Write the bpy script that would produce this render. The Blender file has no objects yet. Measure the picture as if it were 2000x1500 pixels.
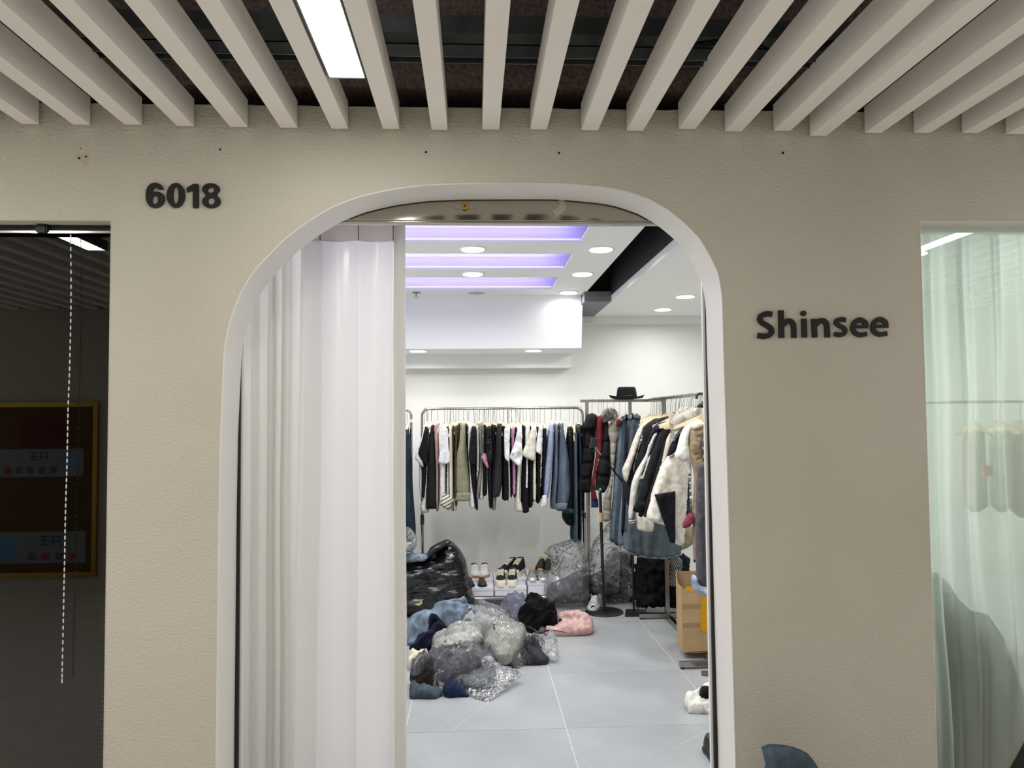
import bpy, math, random
import numpy as np
from mathutils import Vector, Matrix, noise
from mathutils.geometry import delaunay_2d_cdt, tessellate_polygon
random.seed(7)
D = bpy.data
SC = bpy.context.scene
COL = SC.collection
# ------------------------------------------------------------------ camera
F = 1500.0
CAM = Vector((0, -2.7, 1.55))
yaw, pit, rol = math.atan(75/1500), math.radians(2.48), math.radians(0.5)
fw = Vector((math.sin(yaw)*math.cos(pit), math.cos(yaw)*math.cos(pit), math.sin(pit)))
r0 = Vector((math.cos(yaw), -math.sin(yaw), 0)); u0 = r0.cross(fw)
RT = r0*math.cos(rol) - u0*math.sin(rol)
UP = u0*math.cos(rol) + r0*math.sin(rol)
cd = D.cameras.new('camera'); cam = D.objects.new('camera', cd); COL.objects.link(cam)
cd.sensor_width = 36; cd.lens = 36*F/2000; cd.clip_start = 0.02
M = Matrix((RT, UP, -fw)).transposed().to_4x4(); M.translation = CAM
cam.matrix_world = M; SC.camera = cam
SC.view_settings.view_transform = 'Standard'; SC.view_settings.look = 'None'
SC.view_settings.gamma = 1; SC.view_settings.use_curve_mapping = False
SC.view_settings.exposure = 0.0
# ------------------------------------------------------------------ world + lamps
w = D.worlds.new('world'); SC.world = w; w.use_nodes = True
w.node_tree.nodes['Background'].inputs[0].default_value = (1.0, 0.97, 0.93, 1)
w.node_tree.nodes['Background'].inputs[1].default_value = 1.4
ZC, ZR, ZB = 2.54, 2.46, 2.107          # shop ceiling heights: left, right, beam underside
PANELS = [(-0.372, -0.42, -1.8), (-2.24, -0.42, -1.8), (2.77, -0.42, -1.8), (-4.0, -0.42, -1.8), (0.9, -2.6, -3.9), (-1.6, -2.6, -3.9)]
PANEL_Z = 2.572
DOWN = [(0, 1.0, ZC), (.757, 1.0, ZC), (-.75, 1.0, ZC), (0, 1.77, ZC), (.757, 1.77, ZC), (-.75, 1.77, ZC), (0, 2.55, ZC), (.757, 2.55, ZC),
        (-.75, 2.55, ZC), (.757, 3.34, ZC), (-.46, 3.66, ZB), (.5, 3.66, ZB),
        (1.615, 3.74, ZR), (1.615, 3.04, ZR), (1.615, 2.34, ZR), (1.615, 1.5, ZR), (1.615, .8, ZR), (2.5, 3.04, ZR), (2.5, 1.5, ZR), (2.5, .7, ZR)]
DOWN_W, PANEL_W = 5.2, 11.0
PANEL_K = (1.0, 1.3, .45, 1.1, .45, 1.7)
def lamp(name, loc, sx, sy, watt, color, rot=(0, 0, 0), shape='RECTANGLE', spread=180):
    l = D.lights.new(name, 'AREA'); l.shape = shape; l.size = sx; l.size_y = sy; l.energy = watt; l.color = color
    l.spread = math.radians(spread)
    o = D.objects.new(name, l); COL.objects.link(o); o.location = loc; o.rotation_euler = rot
    return o
for x, y, z in DOWN:
    lamp('downlight_lamp', (x, y, z - .012), .125, .125, DOWN_W*(.22 if y == 3.34 else 1), (1.0, 0.985, .95), shape='DISK', spread=165)
for (x, ya, yb), kk_ in zip(PANELS, PANEL_K):
    lamp('panel_lamp', (x, (ya+yb)/2, PANEL_Z - .006), .1, abs(yb-ya)-.04, PANEL_W*kk_, (1.0, .965, .91))
    lamp('void_fill_lamp', (x, (ya+yb)/2, PANEL_Z + .13), .05, abs(yb-ya)-.04, PANEL_W*.16, (1.0, .94, .9), rot=(math.pi, 0, 0))  # added upward fill light, brightens the void above the slats

# ------------------------------------------------------------------ projection helpers (pixels of the photo -> points in the room)
def ray(px, py):
    return fw + RT*((px-1000)/F) + UP*((750-py)/F)
def P(px, py, Y):
    d = ray(px, py); t = (Y - CAM.y)/d.y
    return CAM + d*t
def G(px, py, z=0.0):
    d = ray(px, py); t = (z - CAM.z)/d.z
    return CAM + d*t

# ------------------------------------------------------------------ materials
MATS = {}
def nodes(name):
    m = D.materials.new(name); m.use_nodes = True
    return m, m.node_tree, m.node_tree.nodes['Principled BSDF']
def srgb(c):
    return tuple(((v/255)/12.92 if v/255 <= .04045 else ((v/255+.055)/1.055)**2.4) for v in c) + (1,)
def add_bump(nt, b, scale, strength, dist=.01, detail=4, kind='noise', stretch=None):
    tc = nt.nodes.new('ShaderNodeTexCoord'); src = tc.outputs['Object']
    if stretch:
        mp = nt.nodes.new('ShaderNodeMapping'); mp.inputs['Scale'].default_value = stretch
        nt.links.new(src, mp.inputs[0]); src = mp.outputs[0]
    if kind == 'noise':
        n = nt.nodes.new('ShaderNodeTexNoise'); n.inputs['Scale'].default_value = scale; n.inputs['Detail'].default_value = detail; out = n.outputs[0]
    else:
        n = nt.nodes.new('ShaderNodeTexVoronoi'); n.inputs['Scale'].default_value = scale; out = n.outputs[0]
    nt.links.new(src, n.inputs['Vector'])
    bp = nt.nodes.new('ShaderNodeBump'); bp.inputs['Strength'].default_value = strength; bp.inputs['Distance'].default_value = dist
    nt.links.new(out, bp.inputs['Height']); nt.links.new(bp.outputs[0], b.inputs['Normal'])
    return src, out, bp
def colour_noise(nt, b, c1, c2, scale, detail=5, lo=.35, hi=.65, stretch=None):
    tc = nt.nodes.new('ShaderNodeTexCoord'); src = tc.outputs['Object']
    if stretch:
        mp = nt.nodes.new('ShaderNodeMapping'); mp.inputs['Scale'].default_value = stretch
        nt.links.new(src, mp.inputs[0]); src = mp.outputs[0]
    n = nt.nodes.new('ShaderNodeTexNoise'); n.inputs['Scale'].default_value = scale; n.inputs['Detail'].default_value = detail
    nt.links.new(src, n.inputs['Vector'])
    r = nt.nodes.new('ShaderNodeValToRGB'); r.color_ramp.elements[0].position = lo; r.color_ramp.elements[1].position = hi
    r.color_ramp.elements[0].color = c1; r.color_ramp.elements[1].color = c2
    nt.links.new(n.outputs[0], r.inputs[0]); nt.links.new(r.outputs[0], b.inputs['Base Color'])
    return r
def plain(name, c, rough=.6, metal=0, bump=None, spec=None, var=.0):
    if name in MATS: return MATS[name]
    m, nt, b = nodes(name); col = srgb(c)
    b.inputs['Base Color'].default_value = col; b.inputs['Roughness'].default_value = rough; b.inputs['Metallic'].default_value = metal
    if spec is not None: b.inputs['Specular IOR Level'].default_value = spec
    if var: colour_noise(nt, b, tuple(v*(1-var) for v in col[:3])+(1,), tuple(min(1, v*(1+var)) for v in col[:3])+(1,), 9)
    if bump: add_bump(nt, b, *bump)
    MATS[name] = m; return m
def fabric(c, rough=.85, kind='cloth'):
    key = f'{kind}_{c[0]}_{c[1]}_{c[2]}'
    if key in MATS: return MATS[key]
    m, nt, b = nodes(key); col = srgb(c); lum = .3*col[0]+.6*col[1]+.1*col[2]; ds = (.5 if kind == 'denim' else .28) if max(col[:3])-min(col[:3]) > .05 else 0
    col = tuple((v*(1-ds)+lum*ds)*(.8 if lum < .6 else .93) for v in col[:3])+(1,)
    b.inputs['Roughness'].default_value = rough
    b.inputs['Specular IOR Level'].default_value = .2 if kind != 'satin' else .6
    v = .22 if kind == 'denim' else .1
    colour_noise(nt, b, tuple(x*(1-v) for x in col[:3])+(1,), tuple(min(1, x*(1+v)) for x in col[:3])+(1,), 30 if kind != 'denim' else 18,
                 stretch=(1, 1, .25) if kind == 'denim' else None, lo=.4, hi=.6)
    add_bump(nt, b, 13, .7, .028, 3, stretch=(1, 1, .35))
    MATS[key] = m; return m
def stripes(name, c1, c2, scale, axis='X', width=.75, rot=0):
    if name in MATS: return MATS[name]
    m, nt, b = nodes(name); b.inputs['Roughness'].default_value = .85
    tc = nt.nodes.new('ShaderNodeTexCoord'); mp = nt.nodes.new('ShaderNodeMapping'); mp.inputs['Rotation'].default_value = (0, rot, 0)
    nt.links.new(tc.outputs['Object'], mp.inputs[0])
    wv = nt.nodes.new('ShaderNodeTexWave'); wv.wave_type = 'BANDS'; wv.bands_direction = axis; wv.inputs['Scale'].default_value = scale
    wv.inputs['Distortion'].default_value = .3
    nt.links.new(mp.outputs[0], wv.inputs[0])
    r = nt.nodes.new('ShaderNodeValToRGB'); r.color_ramp.interpolation = 'CONSTANT'
    r.color_ramp.elements[0].color = srgb(c1); r.color_ramp.elements[1].position = width; r.color_ramp.elements[1].color = srgb(c2)
    nt.links.new(wv.outputs[0], r.inputs[0]); nt.links.new(r.outputs[0], b.inputs['Base Color'])
    MATS[name] = m; return m
def emit(name, c, s):
    if name in MATS: return MATS[name]
    m, nt, b = nodes(name); b.inputs['Base Color'].default_value = (.8, .8, .8, 1)
    b.inputs['Emission Color'].default_value = c; b.inputs['Emission Strength'].default_value = s
    MATS[name] = m; return m
def film(name, tint=(1, 1, 1), haze=.12, bump=.6, ior=1.5, rough=.08, scale=16, gloss=1.0):
    """clear plastic film / glass: transparent + fresnel gloss + a little white scatter"""
    if name in MATS: return MATS[name]
    m = D.materials.new(name); m.use_nodes = True; nt = m.node_tree; nt.nodes.clear()
    out = nt.nodes.new('ShaderNodeOutputMaterial')
    tr = nt.nodes.new('ShaderNodeBsdfTransparent'); tr.inputs[0].default_value = tuple(tint)+(1,)
    df = nt.nodes.new('ShaderNodeBsdfDiffuse'); df.inputs[0].default_value = (.85, .87, .9, 1)
    gl = nt.nodes.new('ShaderNodeBsdfGlossy'); gl.inputs[0].default_value = (gloss, gloss, gloss, 1); gl.inputs['Roughness'].default_value = rough
    fr = nt.nodes.new('ShaderNodeFresnel'); fr.inputs[0].default_value = ior
    m1 = nt.nodes.new('ShaderNodeMixShader'); m1.inputs[0].default_value = haze
    m2 = nt.nodes.new('ShaderNodeMixShader')
    nt.links.new(tr.outputs[0], m1.inputs[1]); nt.links.new(df.outputs[0], m1.inputs[2])
    fk = nt.nodes.new('ShaderNodeMath'); fk.operation = 'MULTIPLY_ADD'; fk.inputs[1].default_value = 1.0 if not bump else 1.5; fk.inputs[2].default_value = 0 if not bump else .03; fk.use_clamp = True
    nt.links.new(fr.outputs[0], fk.inputs[0]); nt.links.new(fk.outputs[0], m2.inputs[0]); nt.links.new(m1.outputs[0], m2.inputs[1]); nt.links.new(gl.outputs[0], m2.inputs[2])
    nt.links.new(m2.outputs[0], out.inputs[0])
    if bump:
        tc = nt.nodes.new('ShaderNodeTexCoord'); n = nt.nodes.new('ShaderNodeTexNoise'); n.inputs['Scale'].default_value = scale
        n.inputs['Detail'].default_value = 3; n.inputs['Distortion'].default_value = 1.5
        bp = nt.nodes.new('ShaderNodeBump'); bp.inputs['Strength'].default_value = bump; bp.inputs['Distance'].default_value = .03
        nt.links.new(tc.outputs['Object'], n.inputs['Vector']); nt.links.new(n.outputs[0], bp.inputs['Height'])
        for q in (df, gl, fr): nt.links.new(bp.outputs[0], q.inputs['Normal'])
    MATS[name] = m; return m
def sheer(name, c, trans, clear, rough=.5, gloss=.0, diff=.5):
    """curtain cloth: diffuse + translucent + a clear part"""
    m = D.materials.new(name); m.use_nodes = True; nt = m.node_tree; nt.nodes.clear()
    out = nt.nodes.new('ShaderNodeOutputMaterial')
    df = nt.nodes.new('ShaderNodeBsdfDiffuse'); df.inputs[0].default_value = srgb(c)
    tl = nt.nodes.new('ShaderNodeBsdfTranslucent'); tl.inputs[0].default_value = srgb(c)
    tr = nt.nodes.new('ShaderNodeBsdfTransparent')
    m1 = nt.nodes.new('ShaderNodeMixShader'); m1.inputs[0].default_value = trans
    m2 = nt.nodes.new('ShaderNodeMixShader'); m2.inputs[0].default_value = clear
    nt.links.new(df.outputs[0], m1.inputs[1]); nt.links.new(tl.outputs[0], m1.inputs[2])
    nt.links.new(m1.outputs[0], m2.inputs[1]); nt.links.new(tr.outputs[0], m2.inputs[2])
    last = m2.outputs[0]
    if gloss:
        gl = nt.nodes.new('ShaderNodeBsdfGlossy'); gl.inputs['Roughness'].default_value = rough
        m3 = nt.nodes.new('ShaderNodeMixShader'); m3.inputs[0].default_value = gloss
        nt.links.new(last, m3.inputs[1]); nt.links.new(gl.outputs[0], m3.inputs[2]); last = m3.outputs[0]
    nt.links.new(last, out.inputs[0])
    return m

# plaster walls
m, nt, b = nodes('beige_plaster'); b.inputs['Roughness'].default_value = .7
colour_noise(nt, b, srgb((197, 193, 180)), srgb((206, 202, 190)), 1.3, 3)
s_, o_, bp_ = add_bump(nt, b, 95, .65, .006, 3, stretch=(.7, 1, 1.2)); PLASTER = m
m, nt, b = nodes('white_reveal_paint'); b.inputs['Base Color'].default_value = srgb((226, 224, 220)); b.inputs['Roughness'].default_value = .5
add_bump(nt, b, 160, .25, .002, 2); REVEAL = m
WHITE = plain('white_wall_paint', (240, 241, 237), .6, bump=(40, .06, .002, 2))
WHITE2 = plain('white_ceiling_paint', (246, 248, 248), .65)
SLAT = plain('slat_paint', (244, 240, 234), .55, bump=(25, .05, .002, 2))
BLACKM = plain('black_metal', (14, 14, 16), .45)
BLACKSIGN = plain('black_acrylic', (17, 18, 24), .5)
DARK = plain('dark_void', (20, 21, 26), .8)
CHAR = plain('charcoal_paint', (40, 42, 50), .6)
STEEL = plain('brushed_steel', (170, 168, 164), .22, 1)
MIRR = plain('polished_steel', (178, 172, 160), .09, 1, bump=(3.0, .12, .02, 2))
MIRR.node_tree.nodes['Bump'].inputs['Strength'].default_value = .03
CHROME = plain('chrome', (190, 190, 190), .12, 1)
GALV = plain('galvanised_steel', (110, 116, 118), .45, .8, var=.2)
BRASS = plain('brass', (190, 150, 70), .25, 1)
WOOD = plain('pale_hanger_wood', (226, 208, 174), .45, var=.08)
WIRE = plain('hook_wire', (150, 148, 142), .25, 1)
GLASS = film('window_glass', (.93, .97, .95), 0.0, 0, 1.55, .0)
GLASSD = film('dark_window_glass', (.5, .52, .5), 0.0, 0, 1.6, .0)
FILM = film('clear_plastic_film', (.975, .98, .99), .055, 1.0, 1.45, .06, 12)
FILMD = film('clear_plastic_film_smooth', (.95, .96, .97), .07, .7, 1.4, .08, 9)
m, nt, b = nodes('black_polythene'); b.inputs['Base Color'].default_value = srgb((13, 13, 16)); b.inputs['Roughness'].default_value = .2; b.inputs['Specular IOR Level'].default_value = .8
add_bump(nt, b, 5, .7, .05, 2, stretch=(.8, 1, 3.4)); BLACKBAG = m
m, nt, b = nodes('rough_concrete'); b.inputs['Roughness'].default_value = .95
colour_noise(nt, b, srgb((104, 90, 86)), srgb((150, 134, 128)), 60, 6, .3, .7)
add_bump(nt, b, 70, .9, .01, 4); CONC = m
m, nt, b = nodes('grey_floor_tile'); b.inputs['Roughness'].default_value = .32
r = colour_noise(nt, b, srgb((152, 156, 160)), srgb((170, 174, 178)), 2.2, 8, .3, .7)
vt = nt.nodes.new('ShaderNodeTexVoronoi'); vt.feature = 'DISTANCE_TO_EDGE'; vt.inputs['Scale'].default_value = 1.6
mm = nt.nodes.new('ShaderNodeMath'); mm.operation = 'SUBTRACT'; mm.inputs[1].default_value = .0
ab = nt.nodes.new('ShaderNodeMath'); ab.operation = 'ABSOLUTE'
lt = nt.nodes.new('ShaderNodeMath'); lt.operation = 'LESS_THAN'; lt.inputs[1].default_value = .0022
mx = nt.nodes.new('ShaderNodeMix'); mx.data_type = 'RGBA'; mx.inputs[7].default_value = srgb((172, 175, 178))
tcn = nt.nodes.new('ShaderNodeTexCoord'); oi = nt.nodes.new('ShaderNodeObjectInfo'); va = nt.nodes.new('ShaderNodeVectorMath'); va.operation = 'ADD'
vs = nt.nodes.new('ShaderNodeVectorMath'); vs.operation = 'SCALE'; vs.inputs['Scale'].default_value = 3.3
nt.links.new(oi.outputs['Location'], vs.inputs[0]); nt.links.new(vs.outputs[0], va.inputs[1])
nt.links.new(tcn.outputs['Object'], va.inputs[0]); nt.links.new(va.outputs[0], vt.inputs['Vector'])
nt.links.new(vt.outputs[0], mm.inputs[0]); nt.links.new(mm.outputs[0], ab.inputs[0]); nt.links.new(ab.outputs[0], lt.inputs[0])
nt.links.new(lt.outputs[0], mx.inputs[0]); nt.links.new(r.outputs[0], mx.inputs[6]); nt.links.new(mx.outputs[2], b.inputs['Base Color'])
TILE = m
GROUT = plain('pale_grout', (218, 220, 220), .8)
CARD = plain('brown_cardboard', (180, 150, 112), .8, var=.06)
YTAPE = plain('yellow_tape', (214, 158, 8), .35)
SHOEBOX = plain('white_shoebox_card', (226, 226, 236), .55)
SHINE = emit('lamp_diffuser', (1, .98, .94, 1), 6)
PSHINE = emit('panel_diffuser', (1, .97, .93, 1), 3.2)
CURT = sheer('white_door_curtain', (240, 240, 241), .42, .0, .2, .055)
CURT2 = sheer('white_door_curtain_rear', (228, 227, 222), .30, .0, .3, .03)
SHEER = sheer('sheer_window_curtain', (226, 236, 228), .9, .40)
HEADER = sheer('clear_header_tape', (216, 209, 200), .25, .0, .3, .05)

# ------------------------------------------------------------------ object helpers
def tag(o, label=None, cat=None, group=None, kind=None):
    if label: o['label'] = label
    if cat: o['category'] = cat
    if group: o['group'] = group
    if kind: o['kind'] = kind
    return o
def wloc(o):
    v = Vector((0, 0, 0))
    while o is not None: v += o.location; o = o.parent
    return v
def empty(name, loc):
    o = D.objects.new(name, None); COL.objects.link(o); o.location = loc; o.empty_display_size = .05
    return o
class MB:
    def __init__(s): s.v = []; s.f = []; s.sm = []
    def add(s, vs, fs, smooth=False):
        k = len(s.v); s.v += [Vector(v) for v in vs]; s.f += [[i+k for i in f] for f in fs]; s.sm += [smooth]*len(fs); return s
    def box(s, a, b):
        x0, y0, z0 = a; x1, y1, z1 = b
        return s.add([(x0,y0,z0),(x1,y0,z0),(x1,y1,z0),(x0,y1,z0),(x0,y0,z1),(x1,y0,z1),(x1,y1,z1),(x0,y1,z1)],
                     [(0,3,2,1),(4,5,6,7),(0,1,5,4),(1,2,6,5),(2,3,7,6),(3,0,4,7)])
    def hexa(s, p):       # 8 points: bottom 4, top 4
        return s.add(p, [(0,3,2,1),(4,5,6,7),(0,1,5,4),(1,2,6,5),(2,3,7,6),(3,0,4,7)])
    def tube(s, pts, r, n=8, closed=False):
        pts = [Vector(p) for p in pts]; rings = []; m = len(pts)
        rr = r if isinstance(r, (list, tuple)) else [r]*m
        up = Vector((0, 0, 1)); prev = None
        for i, p in enumerate(pts):
            a = pts[max(i-1, 0)]; c = pts[min(i+1, m-1)]
            t = (c-a).normalized()
            if prev is None:
                q = up if abs(t.z) < .9 else Vector((1, 0, 0)); e = t.cross(q).normalized()
            else:
                e = (prev - t*prev.dot(t)).normalized()
            prev = e; g = t.cross(e)
            rings.append([p + (e*math.cos(2*math.pi*k/n) + g*math.sin(2*math.pi*k/n))*rr[i] for k in range(n)])
        vs = [v for q in rings for v in q]; fs = []
        for i in range(m-1):
            for k in range(n):
                fs.append((i*n+k, i*n+(k+1) % n, (i+1)*n+(k+1) % n, (i+1)*n+k))
        s.add(vs, fs, True)
        s.add(rings[0], [tuple(range(n))[::-1]]); s.add(rings[-1], [tuple(range(n))])
        return s
    def lathe(s, c, prof, n=32, sx=1, sy=1):
        c = Vector(c); vs = []; fs = []
        for r, z in prof:
            for k in range(n):
                a = 2*math.pi*k/n; vs.append(c + Vector((r*sx*math.cos(a), r*sy*math.sin(a), z)))
        for i in range(len(prof)-1):
            for k in range(n): fs.append((i*n+k, i*n+(k+1) % n, (i+1)*n+(k+1) % n, (i+1)*n+k))
        s.add(vs, fs, True)
        s.add(vs[:n], [tuple(range(n))[::-1]]); s.add(vs[-n:], [tuple(range(n))])
        return s
    def plate(s, outer, holes, fn, t0, t1):
        """polygon (2D) with holes between heights t0 and t1; fn(u, v, t) -> point"""
        loops = [outer]+list(holes)
        tri = tessellate_polygon([[Vector((p[0], p[1], 0)) for p in l] for l in loops])
        flat = [p for l in loops for p in l]; n = len(flat)
        def ccw(t):
            a, b, c = [flat[i] for i in t]
            return (b[0]-a[0])*(c[1]-a[1])-(b[1]-a[1])*(c[0]-a[0]) > 0
        tri = [tuple(t) if ccw(t) else tuple(t)[::-1] for t in tri]
        vs = [fn(p[0], p[1], t0) for p in flat]+[fn(p[0], p[1], t1) for p in flat]
        fs = [t for t in tri]+[tuple(i+n for i in t)[::-1] for t in tri]
        k = 0
        for l in loops:
            m = len(l)
            ar = sum(l[i][0]*l[(i+1) % m][1]-l[(i+1) % m][0]*l[i][1] for i in range(m))
            for i in range(m):
                a, b_ = k+i, k+(i+1) % m
                q = (a, b_, b_+n, a+n)
                fs.append(q[::-1] if (ar > 0) == (l is outer) else q)
            k += m
        return s.add(vs, fs)
    def build(s, name, mat, parent=None, bevel=0, loc=None):
        if parent is not None: off = wloc(parent)
        elif loc is not None: off = Vector(loc)
        elif s.v:
            off = Vector((sum(v.x for v in s.v)/len(s.v), sum(v.y for v in s.v)/len(s.v), min(v.z for v in s.v)))
        me = D.meshes.new(name); me.from_pydata([tuple(v-off) for v in s.v], [], s.f)
        me.polygons.foreach_set('use_smooth', s.sm)
        if mat: me.materials.append(mat)
        me.update()
        o = D.objects.new(name, me); COL.objects.link(o)
        if parent is not None: o.parent = parent
        else: o.location = off
        if bevel:
            md = o.modifiers.new('bevel', 'BEVEL'); md.width = bevel; md.segments = 2; md.limit_method = 'ANGLE'
        return o
def box(name, a, b, mat, parent=None, bevel=0):
    return MB().box(a, b).build(name, mat, parent, bevel)
def struct(o): o['kind'] = 'structure'; return o
def yz(Y):  # plane facing the camera
    return None
XZ = lambda u, v, t: Vector((u, t, v))
XY = lambda u, v, t: Vector((u, v, t))
def smooth_poly(pts, step, closed=True):
    """Catmull-Rom through the points, resampled at about step"""
    n = len(pts); out = []
    rng = range(n) if closed else range(n-1)
    for i in rng:
        p0 = pts[(i-1) % n] if closed else pts[max(i-1, 0)]; p1 = pts[i]; p2 = pts[(i+1) % n]
        p3 = pts[(i+2) % n] if closed else pts[min(i+2, n-1)]
        L = math.hypot(p2[0]-p1[0], p2[1]-p1[1]); k = max(1, int(round(L/step)))
        for j in range(k):
            t = j/k; r = []
            for a in (0, 1):
                c = .5*(2*p1[a]+(p2[a]-p0[a])*t+(2*p0[a]-5*p1[a]+4*p2[a]-p3[a])*t*t+(3*p1[a]-p0[a]-3*p2[a]+p3[a])*t**3)
                l = p1[a]+(p2[a]-p1[a])*t
                r.append(.6*c+.4*l)
            out.append(tuple(r))
    if not closed: out.append(tuple(pts[-1]))
    return out
def puff(name, poly, mat, parent=None, Y=None, tilt=90, base=None, z0=0.0, tf=.03, tb=.03, R=None, res=None,
         crumple=0.0, cs=8.0, fold=0.0, fs=18.0, quilt=0, edge=.35, seed=0, sharp=False, loc=None, minz=None, pw=.6, flat=False, aniso=1.0, jit=0.0, crease=0.0):
    """a soft thing: outline (photo pixels) laid on its own plane in the room, filled out front and back, folded and creased"""
    t = math.radians(tilt); V = Vector((0, math.cos(t), math.sin(t))); U = Vector((1, 0, 0)); N = U.cross(V)
    if Y is not None: O = Vector((0, Y, 0))
    else: O = G(base[0], base[1], z0)
    uv = []
    for px, py in poly:
        d = ray(px, py); k = (O-CAM).dot(N)/d.dot(N); q = CAM+d*k-O
        uv.append((q.dot(U)+O.x, q.dot(V)))
    O = Vector((0, O.y, O.z))
    xs = [p[0] for p in uv]; ys = [p[1] for p in uv]; w_, h_ = max(xs)-min(xs), max(ys)-min(ys)
    if mat in (FILM, FILMD): flat = True
    if res is None: res = max(min(w_, h_)/9, max(w_, h_)/40, .006)
    bd = uv if sharp else smooth_poly(uv, res)
    if jit: bd = [(a+jit*noise.noise(Vector((a*25, b*25, seed+.3))), b+jit*noise.noise(Vector((a*25+7, b*25, seed+5.3)))) for a, b in bd]
    if sharp:
        b2 = []
        for i in range(len(uv)):
            a, c = uv[i], uv[(i+1) % len(uv)]; k = max(1, int(math.hypot(c[0]-a[0], c[1]-a[1])/res))
            b2 += [(a[0]+(c[0]-a[0])*j/k, a[1]+(c[1]-a[1])*j/k) for j in range(k)]
        bd = b2
    B = np.array(bd); Bn = np.roll(B, -1, 0)
    rs = random.Random(seed+len(bd)*13+int(abs(xs[0])*1000))
    gx = np.arange(min(xs)+res*.5, max(xs), res); gy = np.arange(min(ys)+res*.5, max(ys), res*.9)
    pts = np.array([(x+rs.uniform(-.2, .2)*res+(res/2 if j % 2 else 0), y+rs.uniform(-.2, .2)*res) for j, y in enumerate(gy) for x in gx]) if len(gx) and len(gy) else np.zeros((0, 2))
    def dist(Q):
        A = B[None]; C = Bn[None]; q = Q[:, None]
        ac = C-A; tt = np.clip(((q-A)*ac).sum(2)/np.maximum((ac*ac).sum(2), 1e-12), 0, 1)
        return np.sqrt((((A+ac*tt[..., None])-q)**2).sum(2)).min(1)
    def inside(Q):
        x, y = Q[:, 0:1], Q[:, 1:2]; x1, y1, x2, y2 = B[:, 0], B[:, 1], Bn[:, 0], Bn[:, 1]
        c = ((y1 > y) != (y2 > y)) & (x < (x2-x1)*(y-y1)/np.where(y2 == y1, 1e-9, y2-y1)+x1)
        return c.sum(1) % 2 == 1
    if len(pts):
        pts = pts[inside(pts)]
        if len(pts): pts = pts[dist(pts) > res*.45]
    allp = [Vector(p) for p in bd]+[Vector((p[0], p[1])) for p in pts]
    ov, oe, of, a_, b_, c_ = delaunay_2d_cdt(allp, [], [list(range(len(bd)))], 1, 1e-6)
    Q = np.array([(v.x, v.y) for v in ov]); dd = dist(Q); nv = len(ov)
    RR = R or dd.max()*1.0
    hh = np.clip(dd/RR, 0, 1); hh = np.sqrt(np.clip(1-(1-hh)**2, 0, 1))**pw
    onb = dd < 1e-5
    sx = seed*7.3+Q[0, 0]*3
    vs = []; back = {}
    ang_ = (seed*1.37+sx*.61) % 3.1; ca_, sa_ = math.cos(ang_), math.sin(ang_)
    def disp(u, v, side, h):
        k = 0.0
        e = edge+(1-edge)*h
        if fold: k += fold*e*noise.noise(Vector((u*fs+sx, v*fs*.16, side*5+seed)))
        if crease:
            a = u*ca_+v*sa_; b = -u*sa_+v*ca_; p = Vector((a*cs+sx, b*cs*.3, side*3+seed*1.7)); p = p+.6*noise.noise_vector(p*.45)
            k += crease*e*(1.2*(1-min(1, 4.5*abs(noise.noise(p))))-.5+.5*(1-min(1, 5*abs(noise.noise(p*2.1+Vector((5, 2, 0))))))+.8*noise.noise(p*.6))
        if crumple:
            p = Vector((u*cs+sx, v*cs*aniso, side*3+seed*1.7)); p = p+.35*noise.noise_vector(p*.8)
            k += crumple*e*((1-3.2*abs(noise.noise(p)))*.75+.5*(1-3*abs(noise.noise(p*2.3+Vector((3, 1, 0)))))+.25*(1-3*abs(noise.noise(p*4.9))))
        return k
    for i, v in enumerate(ov):
        h = hh[i]; k = 0
        p = O+U*v.x+V*v.y
        q = 1.0
        if quilt: q = .55+.45*min(1, 2.2*abs(math.sin(math.pi*(v.y-min(ys))/quilt+.5*noise.noise(Vector((v.x*8, 0, seed))))))
        zz = p+N*((tf*h*q)+(disp(v.x, v.y, 1, h) if not onb[i] else .3*disp(v.x, v.y, 1, 0)))
        if minz is not None: zz.z = max(zz.z, minz)
        vs.append(zz)
    for i, v in enumerate(ov):
        if onb[i]: back[i] = i
        else:
            back[i] = len(vs); h = hh[i]
            zz = O+U*v.x+V*v.y-N*(tb*h+.4*abs(disp(v.x, v.y, 2, h)))
            if minz is not None: zz.z = max(zz.z, minz)
            vs.append(zz)
    fs_ = []
    for f in of:
        a, b2, c = [Q[i] for i in f[:3]]
        g = list(f) if (b2[0]-a[0])*(c[1]-a[1])-(b2[1]-a[1])*(c[0]-a[0]) > 0 else list(f)[::-1]
        fs_.append(g); fs_.append([back[i] for i in g][::-1])
    fs_ = [f for f in fs_ if len(set(f)) == len(f)]
    mb = MB(); mb.add(vs, fs_, not flat)
    return mb.build(name, mat, parent, loc=loc)

# ================================================================== STRUCTURE
WT = .19        # wall thickness
arch_px = [(421, 1500), (424, 1250), (427, 1000), (430, 850), (434.7, 740), (437, 687), (444, 644), (455, 607), (472, 567), (497, 527), (525, 497), (557, 465), (600, 433), (648, 404),
           (700, 384), (760, 370), (828, 361), (900, 358), (1000, 357.5), (1100, 358), (1180, 365), (1220, 372), (1268, 388), (1308, 411), (1340, 437), (1367, 465),
           (1388, 500), (1403, 532), (1409, 561), (1412, 593), (1414, 673), (1416, 740), (1419.5, 850), (1424, 1000), (1431, 1250), (1438, 1500)]
arch = [(P(x, y, 0).x, P(x, y, 0).z) for x, y in arch_px]
AL, AR = arch[0][0], arch[-1][0]
arch = [(AL, -.0)]+arch+[(AR, -.0)]
mid = smooth_poly(arch[4:-4], .03, closed=False)
arch = [(AL, 0.0)]+[(a[0], a[1]) for a in arch[1:4]]+mid+[(a[0], a[1]) for a in arch[-4:-1]]+[(AR, 0.0)]
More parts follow.
